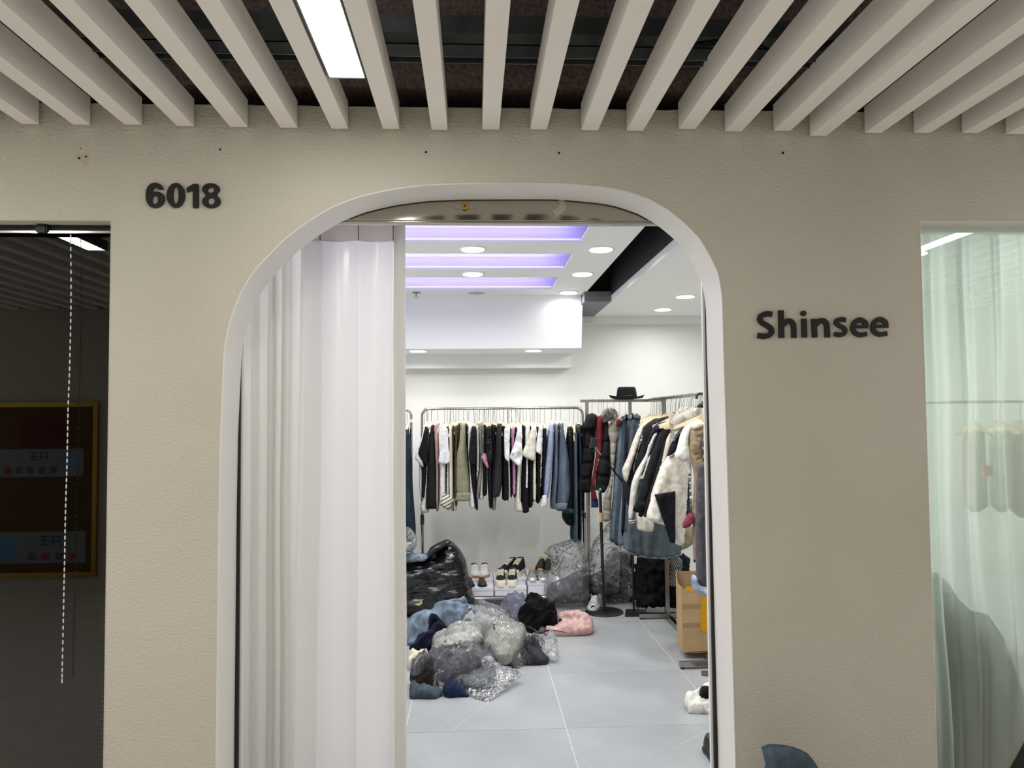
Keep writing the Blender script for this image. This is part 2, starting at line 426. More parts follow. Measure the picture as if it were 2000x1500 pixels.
WTOP = 2.655
wl = P(217, 430, 0); wr = P(1797, 431, 0)
WLX, WLZ, WRX, WRZ = P(211, 900, 0).x, wl.z, P(1811, 900, 0).x, wr.z
outer = [(-5.5, 0), (-5.5, WTOP)]+[(-5.5+.05*i, WTOP+.004*noise.noise(Vector((i*.9, 0, 0)))) for i in range(1, 219)]+[(5.5, WTOP), (5.5, 0), (AR, 0)]+arch[::-1][1:-1]+[(AL, 0)]
holes = [[(-4.2, .12), (WLX, .12), (WLX, WLZ), (-4.2, WLZ)], [(WRX, .12), (4.4, .12), (4.4, WRZ), (WRX, WRZ)]]
front = MB().plate(outer, holes, XZ, 0, WT).build('wall_front', PLASTER); struct(front)
def rim(loop, y0, y1, t, closed=False):
    """thin painted lining that follows an opening"""
    mb = MB(); n = len(loop); vs = []
    for i, p in enumerate(loop):
        a = loop[i-1] if (i or closed) else loop[0]; c = loop[(i+1) % n] if (i < n-1 or closed) else loop[-1]
        tx, tz = c[0]-a[0], c[1]-a[1]; L = math.hypot(tx, tz) or 1; nx, nz = tz/L, -tx/L
        for (q, yy) in ((0, y0), (t, y0), (t, y1), (0, y1)): vs.append(Vector((p[0]+nx*q, yy, p[1]+nz*q)))
    fs = []
    for i in range(n if closed else n-1):
        j = (i+1) % n
        for k in range(4): fs.append((i*4+k, j*4+k, j*4+(k+1) % 4, i*4+(k+1) % 4))
    for k in range(4):      # four strips with their own edges, so that the corners stay crisp
        vv = []; ff = []
        for i in range(n): vv += [vs[i*4+k], vs[i*4+(k+1) % 4]]
        for i in range(n if closed else n-1):
            j = (i+1) % n; ff.append((2*i, 2*j, 2*j+1, 2*i+1))
        mb.add(vv, ff, True)
    return mb
o = rim(arch, -.0015, WT+.002, .004).build('trim_1', REVEAL); struct(o)
for i, h in enumerate(holes):
    hh_ = [h[0], h[3], h[2], h[1]]
    o = rim(hh_, -.001, WT+.002, .003, True).build('trim_%d' % (i+2), REVEAL if i else PLASTER); struct(o)
    for p_ in o.data.polygons: p_.use_smooth = False
# black steel jambs and white inner edges behind the arch
for sgn, X in ((-1, AL), (1, AR)):
    a, c = sorted((X-sgn*.004, X-sgn*.018)); o = box('door_jamb', (a, WT+.0, 0), (c, WT+.012, P(1378, 545, .2).z), BLACKM, front); o['label'] = 'black steel door jamb strip'
    a, c = sorted((X-sgn*.0175, X-sgn*.026)); o = box('jamb_edge', (a, WT+.013, 0), (c, WT+.03, P(1378, 545, .2).z), plain('white_trim', (236, 236, 236), .4), front)
# nail holes and the chipped spot
for px, py, r in ((155, 309, .0045), (168, 306, .004), (430, 292, .004), (832, 297, .0045), (1092, 299, .0045), (1529, 299, .005), (158, 290, .002)):
    c = P(px, py, 0)
    mb = MB().plate([(c.x+r*math.cos(a*.7)*(1+.3*math.sin(a*3)), c.z+r*math.sin(a*.7)) for a in range(9)], [], XZ, -.0008, .002); mb.build('nail_hole', DARK, front)
pp = [(146, 304), (152, 300), (160, 303), (172, 299), (174, 310), (170, 316), (176, 322), (166, 325), (162, 316), (150, 312)]
MB().plate([(P(x, y, 0).x, P(x, y, 0).z) for x, y in pp], [], XZ, -.0006, .002).build('paint_chip', plain('chipped_plaster', (198, 184, 165), .9), front)

# floors
fl = MB().box((-5.5, -4.3, -.06), (5.5, 0, -.0)).build('floor', plain('corridor_floor', (214, 210, 202), .35, var=.04)); struct(fl)
floor = MB().box((-1.25, .0, -.06), (3.5, 4.4, -.0012)).build('floor', GROUT); struct(floor)
tile_me = None
xs_ = [.45+.8*k for k in range(-3, 4)]; ys_ = [1.18+.815*k for k in range(-2, 4)]
for x in xs_:
    for y in ys_:
        a = (max(x, -1.25)+.0016, max(y, 0.0)+.0016); c = (min(x+.8, 3.5)-.0016, min(y+.815, 4.4)-.0016)
        if c[0]-a[0] < .05 or c[1]-a[1] < .05: continue
        o = MB().box((a[0], a[1], -.004), (c[0], c[1], 0.0)).build('tile', TILE, loc=(a[0], a[1], 0))
        o.parent = floor; o.location = Vector((a[0], a[1], 0))-floor.location
# shop walls
struct(box('wall_back', (-1.35, 4.3, 0), (3.6, 4.4, 3.2), WHITE))
struct(box('wall_left', (-1.35, WT, 0), (-1.25, 4.3, 3.2), WHITE))
struct(box('wall_right', (3.5, WT, 0), (3.6, 4.3, 3.2), WHITE))
# upper part of the front wall inside the shop
struct(box('wall_inner', (-1.25, WT+.0, 2.66), (3.5, WT+.08, 3.2), DARK))
# shop ceiling, left part with three coffers
coff = [(3.81, 4.30), (4.61, 5.10), (5.40, 5.89), (3.0, 3.5)]
CX0, CX1, GX0, GX1 = -1.1, .61, .90, 1.095
hol = [[(CX0, a-2.7), (CX1, a-2.7), (CX1, b_-2.7), (CX0, b_-2.7)] for a, b_ in coff]
ceil = MB().plate([(-1.25, WT), (GX0, WT), (GX0, 3.49), (-1.25, 3.49)], hol, XY, ZC, ZC+.012).build('ceiling', WHITE2); struct(ceil)
LEDM = emit('violet_led', (.32, .22, 1, 1), 2.0)
for a, b_ in coff:
    a -= 2.7; b_ -= 2.7; T = ZC+.10; e = .09
    mb = MB().box((CX0-e, a-e, T), (CX1+e, b_+e, T+.02))
    mb.box((CX0-e, a-e-.01, ZC+.012), (CX1+e, a-e, T)).box((CX0-e, b_+e, ZC+.012), (CX1+e, b_+e+.01, T)).box((CX1+e, a-e, ZC+.012), (CX1+e+.01, b_+e, T)).box((CX0-e-.01, a-e, ZC+.012), (CX0-e, b_+e, T))
    c = mb.build('coffer', WHITE2, ceil)
    MB().box((CX0, b_+.01, ZC+.014), (CX1, b_+.035, ZC+.024)).build('led_strip', LEDM, c)
    MB().box((CX0, a-.035, ZC+.014), (CX1, a-.01, ZC+.024)).build('led_strip', LEDM, c)
    lamp('cove_lamp', ((CX0+CX1)/2, b_+.045, ZC+.03), 1.6, .02, 1.15, (.32, .26, 1), (math.radians(180+35), 0, 0))
    lamp('cove_lamp', ((CX0+CX1)/2, a-.045, ZC+.03), 1.6, .02, .55, (.5, .47, 1), (math.radians(180-35), 0, 0))
struct(box('ceiling', (GX1, WT, ZR), (3.5, 4.3, ZR+.05), WHITE2))
struct(box('ceiling', (GX0-.02, 3.31, ZR), (GX1, 4.3, ZR+.08), plain('grey_bulkhead', (120, 122, 130), .6)))
# dark slot
struct(box('trim_4', (GX1, WT, ZR+.05), (GX1+.03, 3.4, 3.0), CHAR)); struct(box('trim_5', (GX0-.03, WT, ZC+.012), (GX0, 3.49, 3.0), CHAR))
struct(box('trim_6', (-1.25, WT, 3.0), (3.5, 4.3, 3.05), DARK))
struct(box('trim_7', (GX1-.0005, WT, ZR-.002), (GX1+.006, 3.31, ZR+.02), WHITE2))
# dropped beam at the back, in two steps
struct(MB().hexa([(-1.25, 3.49, ZB), (.878, 3.49, ZB), (.878, 4.3, ZB), (-1.25, 4.3, ZB), (-1.25, 3.49, ZC+.2), (.90, 3.49, ZC+.2), (.90, 4.3, ZC+.2), (-1.25, 4.3, ZC+.2)]).build('beam_upper', WHITE2))
struct(box('beam_lower', (-1.25, 4.10, 1.99), (.87, 4.3, ZB), WHITE2))
struct(box('trim_8', (.9, 4.2, 2.395), (3.5, 4.3, ZR), WHITE))

# dark unit behind left window
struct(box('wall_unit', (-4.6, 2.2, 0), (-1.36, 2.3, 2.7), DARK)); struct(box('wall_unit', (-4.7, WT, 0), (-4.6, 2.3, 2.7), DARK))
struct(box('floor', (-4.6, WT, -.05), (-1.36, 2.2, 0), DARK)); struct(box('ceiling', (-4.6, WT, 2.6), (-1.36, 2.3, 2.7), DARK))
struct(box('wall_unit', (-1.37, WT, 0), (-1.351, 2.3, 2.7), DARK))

# corridor ceiling void: slab, concrete beam, ducts, hanger rails, slats
cor = struct(box('ceiling', (-6, -4.4, 3.25), (6, .6, 3.35), plain('void_slab', (90, 84, 84), .9)))
struct(box('beam_concrete', (-5.5, .02, 2.735), (5.5, .35, 3.25), CONC))
struct(box('wall_opposite', (-6, -4.4, 0), (6, -4.3, 3.25), plain('opposite_wall_paint', (196, 190, 176), .7)))
z_k = 2.672
def slat(xa, xb, zb, y0=-.012, y1=-4.28):
    return MB().hexa([(xa, y1, zb), (xb, y1, zb), (xb, y0, zb), (xa, y0, zb), (xa, y1, zb+.096), (xb, y1, zb+.096), (xb, y0, zb+.096), (xa, y0, zb+.096)])
ends = [(-55, -20, 232), (43, 76, 236), (143, 176, 237), (243, 277, 235), (346, 379, 241), (450, 484, 245), (548, 581, 247), (648, 680, 251), (748, 780, 250), (843, 874, 253), (942, 975, 250),
        (1036, 1068, 248), (1135, 1168, 250), (1224, 1256, 251), (1325, 1358, 239), (1416, 1448, 251), (1511, 1543, 246), (1582, 1614, 265), (1689, 1721, 255), (1785, 1816, 253),
        (1879, 1910, 252), (1965, 1997, 256)]
slat_x = []
for a, c, y in ends:
    A = P(a, y, -.012); C = P(c, y, -.012); zb = A.z*.35+.65*2.569
    if y == 265: zb = A.z
    slat_x.append((A.x, C.x)); slat(A.x, C.x, zb).build('slat', SLAT, cor)
x = slat_x[0][0]
while x > -5.2:
    x -= .176; slat(x, x+.061, 2.569).build('slat', SLAT, cor)
x = slat_x[-1][0]
while x < 5.2:
    x += .176; slat(x, x+.061, 2.569).build('slat', SLAT, cor)
for yy in (-.36, -1.6, -2.9):
    mb = MB().box((-5.4, yy, 2.668), (5.4, yy+.004, 2.71)).box((-5.4, yy, 2.706), (5.4, yy+.045, 2.71)).box((-5.4, yy+.041, 2.668), (5.4, yy+.045, 2.71))
    mb.build('hanger_rail', GALV, cor)
for i, (a, c) in enumerate(slat_x):
    MB().box((a+.004, -.37, 2.655), (a+.008, -.30, 2.685)).box((c-.008, -.37, 2.655), (c-.004, -.30, 2.685)).build('slat_clip', GALV, cor)
o = box('duct', (-1.15, -2.6, 2.98), (1.15, -.62, 3.2), plain('grey_duct_wrap', (120, 117, 120), .7)); tag(o, 'dark grey duct above the ceiling slats over the doorway', 'duct')
o = box('duct', (-4.6, -2.4, 2.95), (-1.6, -.7, 3.15), plain('brown_duct_board', (84, 66, 52), .8)); tag(o, 'brownish duct board above the slats at upper left', 'duct')
mb = MB().box((-2.6, -.25, 2.80), (2.6, -.12, 2.86)).box((-2.6, -.14, 2.86), (2.6, -.12, 2.9)); o = mb.build('cable_tray', GALV); tag(o, 'long galvanised cable tray above the slats in front of concrete beam', 'cable tray')
mb = MB().tube([(-2.4, -.75, 2.9), (-1.5, -.68, 2.86), (-.8, -.75, 2.9), (-.2, -.72, 2.92), (.3, -.8, 2.93), (.8, -.7, 2.88), (1.2, -.5, 2.82)], .0035, 6)
o = mb.build('cable', plain('cream_cable', (206, 196, 160), .5)); tag(o, 'thin cream cable sagging below the grey duct above the slats', 'cable')
mb = MB().tube([(.6+.05*k, -.30+.03*math.sin(k*.9), 2.745+.012*math.sin(k*.6)) for k in range(22)], .011, 8)
o = mb.build('conduit', plain('black_conduit', (24, 26, 34), .4)); tag(o, 'black corrugated conduit lying above the slats right of doorway', 'conduit')
# light panels between slats
for i, (x, ya, yb) in enumerate(PANELS):
    r = empty('light_panel', (x, (ya+yb)/2, PANEL_Z))
    tag(r, ['long bright rectangular light panel between ceiling slats above the doorway', 'long light panel between slats over the dark left window', 'long light panel between slats over the curtained right window',
            'far left long light panel between the slats', 'long light panel at the rear of the corridor, right', 'long light panel at the rear of the corridor, left'][i], 'light', 'corridor light panels')
    hw = .056
    MB().box((x-hw+.004, yb, PANEL_Z), (x+hw-.004, ya, PANEL_Z+.02)).build('diffuser', PSHINE, r)
    MB().box((x-hw, yb-.004, PANEL_Z-.003), (x-hw+.004, ya+.004, PANEL_Z+.06)).box((x+hw-.004, yb-.004, PANEL_Z-.003), (x+hw, ya+.004, PANEL_Z+.06)).box((x-hw, ya, PANEL_Z-.003), (x+hw, ya+.004, PANEL_Z+.06)).box((x-hw, yb-.004, PANEL_Z-.003), (x+hw, yb, PANEL_Z+.06)).build('frame', GALV, r)
# noticeboard on the opposite wall (seen reflected in the left window)
nb = empty('noticeboard', (-4.0, -4.29, .2)); tag(nb, 'brown noticeboard with brass frame, reflected in the dark left window', 'noticeboard')
MB().box((-4.62, -4.299, .2), (-3.44, -4.28, 1.68)).build('board', plain('brown_felt', (92, 66, 34), .8), nb)
MB().box((-4.66, -4.299, 1.68), (-3.40, -4.26, 1.72)).box((-4.66, -4.299, .2), (-4.62, -4.26, 1.68)).box((-3.44, -4.299, .2), (-3.40, -4.26, 1.68)).box((-4.66, -4.299, .16), (-3.40, -4.26, .2)).build('frame', BRASS, nb)
def notice(a, c, col, label, art):
    r = box('notice', a, c, plain('notice_%d' % col[0], tuple(int(v*.62) for v in col), .7)); tag(r, label, 'notice')
    for i, (x0, x1, z0, z1, cc) in enumerate(art):
        MB().box((x0, c[1], z0), (x1, c[1]+.001, z1)).build('print', plain('ink_%d_%d' % cc[:2], cc, .7), r)
notice((-4.1, -4.28, 1.32), (-3.7, -4.278, 1.6), (150, 40, 30), 'dark red paper at top of the reflected noticeboard', [])
def glyphs(x, z, s, cc):      # two simple block characters
    return [(x, x+s, z+s*.9, z+s, cc), (x, x+s, z+s*.45, z+s*.55, cc), (x, x+s, z, z+s*.1, cc), (x+s*.42, x+s*.55, z, z+s, cc),
            (x+s*1.3, x+s*2.3, z+s*.9, z+s, cc), (x+s*1.3, x+s*1.4, z, z+s, cc), (x+s*2.2, x+s*2.3, z, z+s, cc), (x+s*1.3, x+s*2.3, z+s*.4, z+s*.5, cc), (x+s*1.5, x+s*1.6, z, z+s*.5, cc)]
notice((-4.3, -4.28, 1.05), (-3.53, -4.278, 1.30), (215, 220, 235), 'upper white banner with characters on the reflected noticeboard',
       glyphs(-4.0, 1.2, .07, (30, 30, 40))+[(-4.22+.1*k, -4.16+.1*k, 1.08, 1.14, (150, 60, 50) if k == 0 else (90, 90, 110)) for k in range(5)]+[(-3.68, -3.58, 1.1, 1.25, (110, 150, 190))])
notice((-4.32, -4.28, .28), (-3.50, -4.278, .56), (205, 222, 228), 'lower white banner with blue figure on the reflected noticeboard',
       glyphs(-3.9, .44, .08, (30, 30, 40))+[(-4.0+.12*k, -3.93+.12*k, .31, .37, (160, 60, 60) if k % 2 else (90, 90, 110)) for k in range(4)]+[(-4.25, -4.12, .32, .5, (80, 140, 190))])

# ================================================================== WINDOWS
wn = empty('window_1', (-2.7, .09, .12)); struct(wn)
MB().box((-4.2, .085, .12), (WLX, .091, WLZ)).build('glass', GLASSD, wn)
z1 = P(100, 457, .1).z
MB().box((-4.2, .06, z1), (WLX-.003, .13, P(100, 441, .06).z)).build('head_rail', BLACKM, wn)
MB().box((-4.2, .052, z1-.008), (WLX-.003, .062, z1)).build('chrome_strip', CHROME, wn)
c = P(82, 448, .05)
MB().box((c.x-.014, .042, z1-.008), (c.x+.014, .07, c.z+.02)).box((c.x-.02, .045, z1-.004), (c.x+.02, .06, z1+.016)).build('rail_bracket', BLACKM, wn)
bl = empty('blind', (-2.7, .16, .12)); tag(bl, 'closed black blind hanging behind the dark left window', 'blind')
mb = MB(); nz_ = 130; zt = WLZ-.05
for k in range(nz_):
    za = zt-k*(zt-.14)/nz_; zb = za-(zt-.14)/nz_*1.12
    mb.add([(-4.15, .150, za), (WLX-.01, .150, za), (WLX-.01, .162, zb), (-4.15, .162, zb)], [(0, 3, 2, 1)])
o = mb.build('blind_slats', plain('black_blind', (26, 28, 26), .55), bl); o['kind'] = 'stuff'
ch = empty('bead_chain', P(130, 900, .05)); tag(ch, 'thin clear bead chain hanging in front of the dark left window', 'chain')
mb = MB(); cpts = [(138, 462), (139, 560), (138, 640), (136, 720), (133, 800), (131, 900), (128, 1000), (126, 1100), (124, 1200), (121, 1330)]
cp = smooth_poly(cpts, 13.2, closed=False)
for i, (px, py) in enumerate(cp):
    c = P(px, py, .05); s = .0042
    mb.lathe(c-Vector((0, 0, .008)), [(.0005, 0), (s*.6, .003), (s*.6, .013), (.0005, .016)], 6)
o = mb.build('beads', plain('clear_beads', (225, 225, 235), .1, spec=.9), ch); o['kind'] = 'stuff'
MB().tube([P(px, py, .05) for px, py in cp], .0006, 5).build('cord', plain('cord', (60, 60, 60), .5), ch)
c = P(198, 1485, .0)
# stuff lying low inside the dark unit
o = puff('clothes_bag', [(-150, 1620), (-60, 1360), (0, 1330), (60, 1335), (110, 1320), (160, 1315), (200, 1335), (204, 1620)], BLACKBAG, Y=.55, tf=.2, tb=.2, crumple=.03, minz=0)
tag(o, 'dark bag heaped on the floor behind the dark left window', 'bag')

wn = empty('window_2', (3.0, .09, .12)); struct(wn)
MB().box((WRX, .085, .12), (4.4, .091, WRZ)).build('glass', GLASS, wn)
za = P(1900, 453, .1).z; zb_ = P(1900, 441, .1).z
MB().box((WRX+.003, .078, za), (4.4, .12, zb_)).build('head_trim', plain('pale_green_trim', (206, 216, 206), .4), wn)
def curtain(name, path, ztop, zbot, mat, parent, flare=0, n=14, seed=0, wob=.01, topfn=None):
    mb = MB(); m_ = len(path); vs = []
    for j in range(n+1):
        t = j/n
        for i, (x, y) in enumerate(path):
            zt_ = topfn(x) if topfn else ztop
            z = zt_+(zbot-zt_)*t
            dx = wob*noise.noise(Vector((x*3, z*1.2, seed)))*min(1, t*3); dy = wob*noise.noise(Vector((x*5+9, z*1.5, seed)))*min(1, t*3)
            vs.append((x+dx+flare*t*(i/m_-.5), y*(1)+dy, z))
    fs = [(j*m_+i, j*m_+i+1, (j+1)*m_+i+1, (j+1)*m_+i) for j in range(n) for i in range(m_-1)]
    mb.add(vs, fs, True)
    return mb.build(name, mat, parent)
wc = empty('window_curtain', (2.9, .34, .0)); tag(wc, 'sheer white pleated curtain hanging behind the right shop window', 'curtain')
path = []; x = 1.52; ph = 0
while x < 4.45:
    fr = 46+10*noise.noise(Vector((x*2, 0, 0))); ph += .006*fr
    path.append((x, .36+.028*math.sin(ph)+.012*math.sin(ph*2.3+1)+.03*noise.noise(Vector((x*3, 5, 0))))); x += .006
o = curtain('cloth', path, WRZ+.06, .02, SHEER, wc, n=10, wob=.03)
MB().box((1.45, .33, WRZ+.06), (4.45, .40, WRZ+.09)).build('track', WHITE2, wc)
# things that show through the sheer curtain
o = puff('clothes_bag', [(1795, 1650), (1800, 1300), (1806, 1120), (1828, 1118), (1852, 1138), (1872, 1170), (1895, 1192), (1930, 1200), (1960, 1245), (1990, 1330), (2030, 1420), (2100, 1470), (2200, 1640)], BLACKBAG, Y=.47, tf=.05, tb=.3, crumple=.015, R=.1, minz=0)
tag(o, 'large dark bag heaped against the sheer curtain in right window', 'bag')
# lintel: polished steel shutter box behind the top of the arch
LY = WT+.012
lt_ = empty('shutter_housing', (.0, LY, P(1000, 432, LY).z)); tag(lt_, 'polished steel shutter housing with brass lock at top of the arched doorway', 'shutter housing')
zt0 = P(1000, 431, LY).z; ztt = P(1000, 386, LY).z
MB().box((-.80, LY, zt0), (.85, LY+.06, ztt)).build('face_plate', MIRR, lt_, bevel=.002)
MB().box((-.80, LY+.002, ztt), (.85, LY+.055, ztt+.05)).build('shadow_gap', BLACKM, lt_)
rail = MB(); zr0 = P(1000, 438, LY+.01).z
rail.tube([(-.80, LY+.02, zr0+.008), (.85, LY+.02, zr0+.008)], .0115, 12)
o = rail.build('bottom_rail', CHROME, lt_); o['label'] = 'bright rounded bottom rail'
c = P(908, 403.5, LY)
rot = lambda u, v, t: Vector((c.x+u, LY-t, c.z+v))
def disc(r, t0, t1, cx=0, cz=0, n=24, sx=1):
    return MB().plate([(cx+r*sx*math.cos(2*math.pi*k/n), cz+r*math.sin(2*math.pi*k/n)) for k in range(n)], [], rot, t1, t0)
esc = [(-.046, -.004), (-.03, .01), (-.012, .02), (.012, .02), (.03, .01), (.046, -.004), (.03, -.01), (-.03, -.01)]
lk = MB().plate(smooth_poly(esc, .005), [], rot, .003, 0).build('lock', STEEL, lt_)
disc(.0155, .003, .010).build('keyway', BRASS, lk)
q = disc(.0035, .010, .0106); q.build('key_slot', BLACKM, lk)
for sx_ in (-.024, .024): disc(.0048, .003, .006, sx_, -.001).build('screw', CHROME, lk)
pp = [(1090, 389), (1100, 390), (1105, 398), (1104, 409), (1098, 416), (1092, 418), (1089, 424), (1087, 418), (1085, 427), (1084, 418), (1079, 411), (1086, 409), (1091, 405), (1093, 398), (1092, 393)]
MB().plate([(P(x, y, LY).x, P(x, y, LY).z) for x, y in pp][::-1], [], XZ, LY-.0012, LY+.001).build('paint_splash', plain('splash', (186, 180, 166), .8), lt_)

# ------------------------------------------------------------------ door curtain
dc = empty('door_curtain', (-.62, .4, 0)); tag(dc, 'white pleated doorway curtain with clear header, drawn to the left side', 'curtain')
def pts_path(lst, Y0):
    """lst of (px, dy): fold positions measured half way up"""
    return [(P(px, 900, Y0+dy).x, Y0+dy) for px, dy in lst]
back = [(455, .0), (469, -.05), (473, .02), (486, .03), (495, -.01), (506, .05), (520, .03), (524, -.03), (533, -.05), (538, .03), (547, .05), (553, -.04), (562, -.06), (569, .03), (578, .06), (596, .06), (640, .05)]
pb = smooth_poly(pts_path([(p_, d_*.55) for p_, d_ in back], .50), .006, closed=False)
o = curtain('back_panel', pb, ZC-.02, .02, CURT2, dc, n=14, wob=.012, seed=2)
frontp = [(581, .02), (583, -.015), (590, -.03), (605, -.025), (618, -.012), (625, -.004), (634, -.018), (655, -.034), (680, -.03), (694, -.014), (700, -.002), (708, -.016), (728, -.032), (748, -.026), (762, -.01), (769, .004), (774, -.004), (783, .002), (793, .012), (792, .02)]
pf = smooth_poly(pts_path(frontp, .40), .006, closed=False)
X0, X1 = pf[0][0], pf[-1][0]
fx = [P(p, 480, .4).x for p in (584, 625, 700, 768, 790)]
def topfn(x):
    zc = P(700, 470, .4).z
    for a, c in zip(fx, fx[1:]):
        if a <= x <= c: return zc-.013*math.sin(math.pi*(x-a)/(c-a))*(1 if c-a > .05 else 0)+.004
    return zc+.004
def curtain2(path, zb):
    # slightly narrower towards the top, as the drape falls
    mb = MB(); n = 26; m_ = len(path); vs = []
    for j in range(n+1):
        t = j/n
        for i, (x, y) in enumerate(path):
            zt_ = topfn(x); z = zt_+(zb-zt_)*t
            xx = x*(1+0)+.02*(1-t)*(1-(x-X0)/(X1-X0))*.6-.012*t*(1-(x-X0)/(X1-X0))*1.2
            dx = .006*noise.noise(Vector((x*4, z*1.3, 3)))*min(1, t*4); dy = .014*noise.noise(Vector((x*7, z*1.1, 8)))*min(1, t*4)
            dy += .012*math.exp(-t*22)*noise.noise(Vector((x*30, z*14, 1)))
            vs.append((xx+dx, y+dy, z))
    fs = [(j*m_+i, j*m_+i+1, (j+1)*m_+i+1, (j+1)*m_+i) for j in range(n) for i in range(m_-1)]
    mb.add(vs, fs, True); return mb
curtain2(pf, .02).build('front_panel', CURT, dc)
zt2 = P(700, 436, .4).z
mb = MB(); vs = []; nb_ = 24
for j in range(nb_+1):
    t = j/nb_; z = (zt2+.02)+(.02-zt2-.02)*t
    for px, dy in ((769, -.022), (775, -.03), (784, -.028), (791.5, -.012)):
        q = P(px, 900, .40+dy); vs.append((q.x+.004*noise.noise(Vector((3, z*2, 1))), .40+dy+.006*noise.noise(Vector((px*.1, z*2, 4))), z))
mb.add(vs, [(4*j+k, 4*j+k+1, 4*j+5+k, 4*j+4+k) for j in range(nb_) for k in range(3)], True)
o = mb.build('shade_band', CURT2, dc); o['label'] = 'greyer band imitating shade on the end fold of the curtain'  # shade of the end fold put in as a strip of greyer cloth
mb = MB(); vs = []
for (x, y) in pf: vs += [(x, y+.001, topfn(x)-.004), (x, y+.001, zt2+.02)]
mb.add(vs, [(2*i, 2*i+2, 2*i+3, 2*i+1) for i in range(len(pf)-1)], True); o = mb.build('header', HEADER, dc); o['label'] = 'clear plastic header strip'
for px in (625, 700, 768):
    a = P(px, 470, .36); c = P(px, 436, .36); MB().tube([a, c], .0016, 6).build('hook_strap', BLACKM, dc)
MB().tube([(-1.2, .41, zt2+.035), (1.0, .41, zt2+.035)], .012, 10).build('curtain_rail', STEEL, dc)

# ------------------------------------------------------------------ sign lettering
def sign(name, loc, label): 
    r = empty(name, loc); tag(r, label, 'sign'); return r
TH = .008
def toXZ(zx, zy, ox, oy, s):
    p = P(ox+zx/s, oy+zy/s, -TH); return (p.x, p.z)
def ell(cx, cy, rx, ry, n=28, a0=0, a1=360):
    return [(cx+rx*math.cos(math.radians(a0+(a1-a0)*k/n)), cy+ry*math.sin(math.radians(a0+(a1-a0)*k/n))) for k in range(n+(0 if a1-a0 == 360 else 1))]
num = sign('wall_number', P(358, 382, 0), 'raised black numerals 6018 fixed to the beige wall above the left window')
S6 = (270, 340, 11.11)
six = [(545, 330), (520, 270), (470, 215), (400, 186), (330, 186), (260, 210), (205, 265), (170, 350), (158, 450), (165, 560), (195, 640), (250, 700), (320, 728), (400, 728), (480, 700), (540, 640), (568, 560), (560, 480), (520, 420), (460, 385), (390, 375), (305, 390), (320, 330), (350, 290), (385, 280), (410, 310), (440, 330)]
one = [(1045, 295), (1185, 210), (1290, 210), (1312, 235), (1312, 733), (1195, 733), (1178, 700), (1178, 350), (1075, 393), (1045, 370)]
top8 = ell(1573, 325, 192, 130, 30, 138, 402); bot8 = ell(1583, 590, 200, 146, 30, -52, 232)
G6 = [(six, [ell(363, 555, 62, 92)]), (ell(812, 458, 200, 270, 40), [ell(813, 460, 58, 188)]), (one, []),
      (top8+bot8, [ell(1576, 345, 68, 60), ell(1585, 583, 72, 76)])]
for ou, ho in G6:
    MB().plate([toXZ(x, y, *S6) for x, y in ou][::-1], [[toXZ(x, y, *S6) for x, y in h] for h in ho], XZ, -TH, -.0005).build('digit', BLACKSIGN, num, bevel=.0012)
nam = sign('shop_name', P(1607, 635, 0), 'raised black lettering Shinsee on the beige wall right of the arch')
SS = (1460, 590, 6.667)
def stroke(pts, wd, k=8, sm=True):
    if sm and len(pts) > 2: pts = smooth_poly(pts, 12, closed=False)
    L, R = [], []
    for i, p in enumerate(pts):
        a = pts[max(i-1, 0)]; c = pts[min(i+1, len(pts)-1)]; tx, ty = c[0]-a[0], c[1]-a[1]; l = math.hypot(tx, ty); nx, ny = -ty/l*wd/2, tx/l*wd/2
        L.append((p[0]+nx, p[1]+ny)); R.append((p[0]-nx, p[1]-ny))
    return L, R
def glyph(strokes, extra=()):
    mb = MB(); dz = 0
    for pts, wd in strokes:
        L, R = stroke(pts, wd); n = len(L); dz += .0002
        vs = [Vector((toXZ(*p, *SS)[0], yy, toXZ(*p, *SS)[1])) for yy in (-TH-dz, -.0005) for p in L+R]
        fs = []
        for i in range(n-1):
            fs += [(i, i+1, n+i+1, n+i), (2*n+i, 2*n+n+i, 2*n+n+i+1, 2*n+i+1), (i, 2*n+i, 2*n+i+1, i+1), (n+i, n+i+1, 3*n+i+1, 3*n+i)]
        fs += [(0, n, 3*n, 2*n), (n-1, 3*n-1, 4*n-1, 2*n-1)]
        mb.add(vs, fs)
    for ou in extra: mb.plate([toXZ(*p, *SS) for p in ou][::-1], [], XZ, -TH, -.0005)
    return mb
S_ = [([(325, 155), (245, 151), (180, 180), (163, 222), (190, 268), (250, 300), (305, 340), (318, 390), (280, 432), (215, 445), (135, 433)], 70)]
h_ = [([(438, 107), (447, 467)], 72), ([(462, 300), (505, 250), (560, 247), (598, 285), (606, 340), (608, 465)], 68)]
i_ = [([(738, 213), (746, 460)], 70)]
n_ = [([(868, 216), (880, 460)], 68), ([(893, 292), (940, 245), (992, 241), (1030, 275), (1040, 330), (1045, 458)], 68)]
s_ = [([(1285, 232), (1225, 224), (1168, 238), (1157, 272), (1195, 305), (1250, 332), (1278, 368), (1258, 412), (1205, 428), (1135, 414)], 58)]
def e_(dx, dy): return [([(1395+dx, 321+dy), (1576+dx, 319+dy)], 40), ([(1546+dx, 322+dy), (1535+dx, 262+dy), (1465+dx, 227+dy), (1400+dx, 262+dy), (1375+dx, 330+dy), (1398+dx, 396+dy), (1465+dx, 427+dy), (1560+dx, 412+dy)], 62)]
for g, ex in ((S_, ()), (h_, ()), (i_, (ell(731, 146, 37, 36, 20),)), (n_, ()), (s_, ()), (e_(0, 0), ()), (e_(262, -6), ())):
    glyph(g, ex).build('letter', BLACKSIGN, nam)

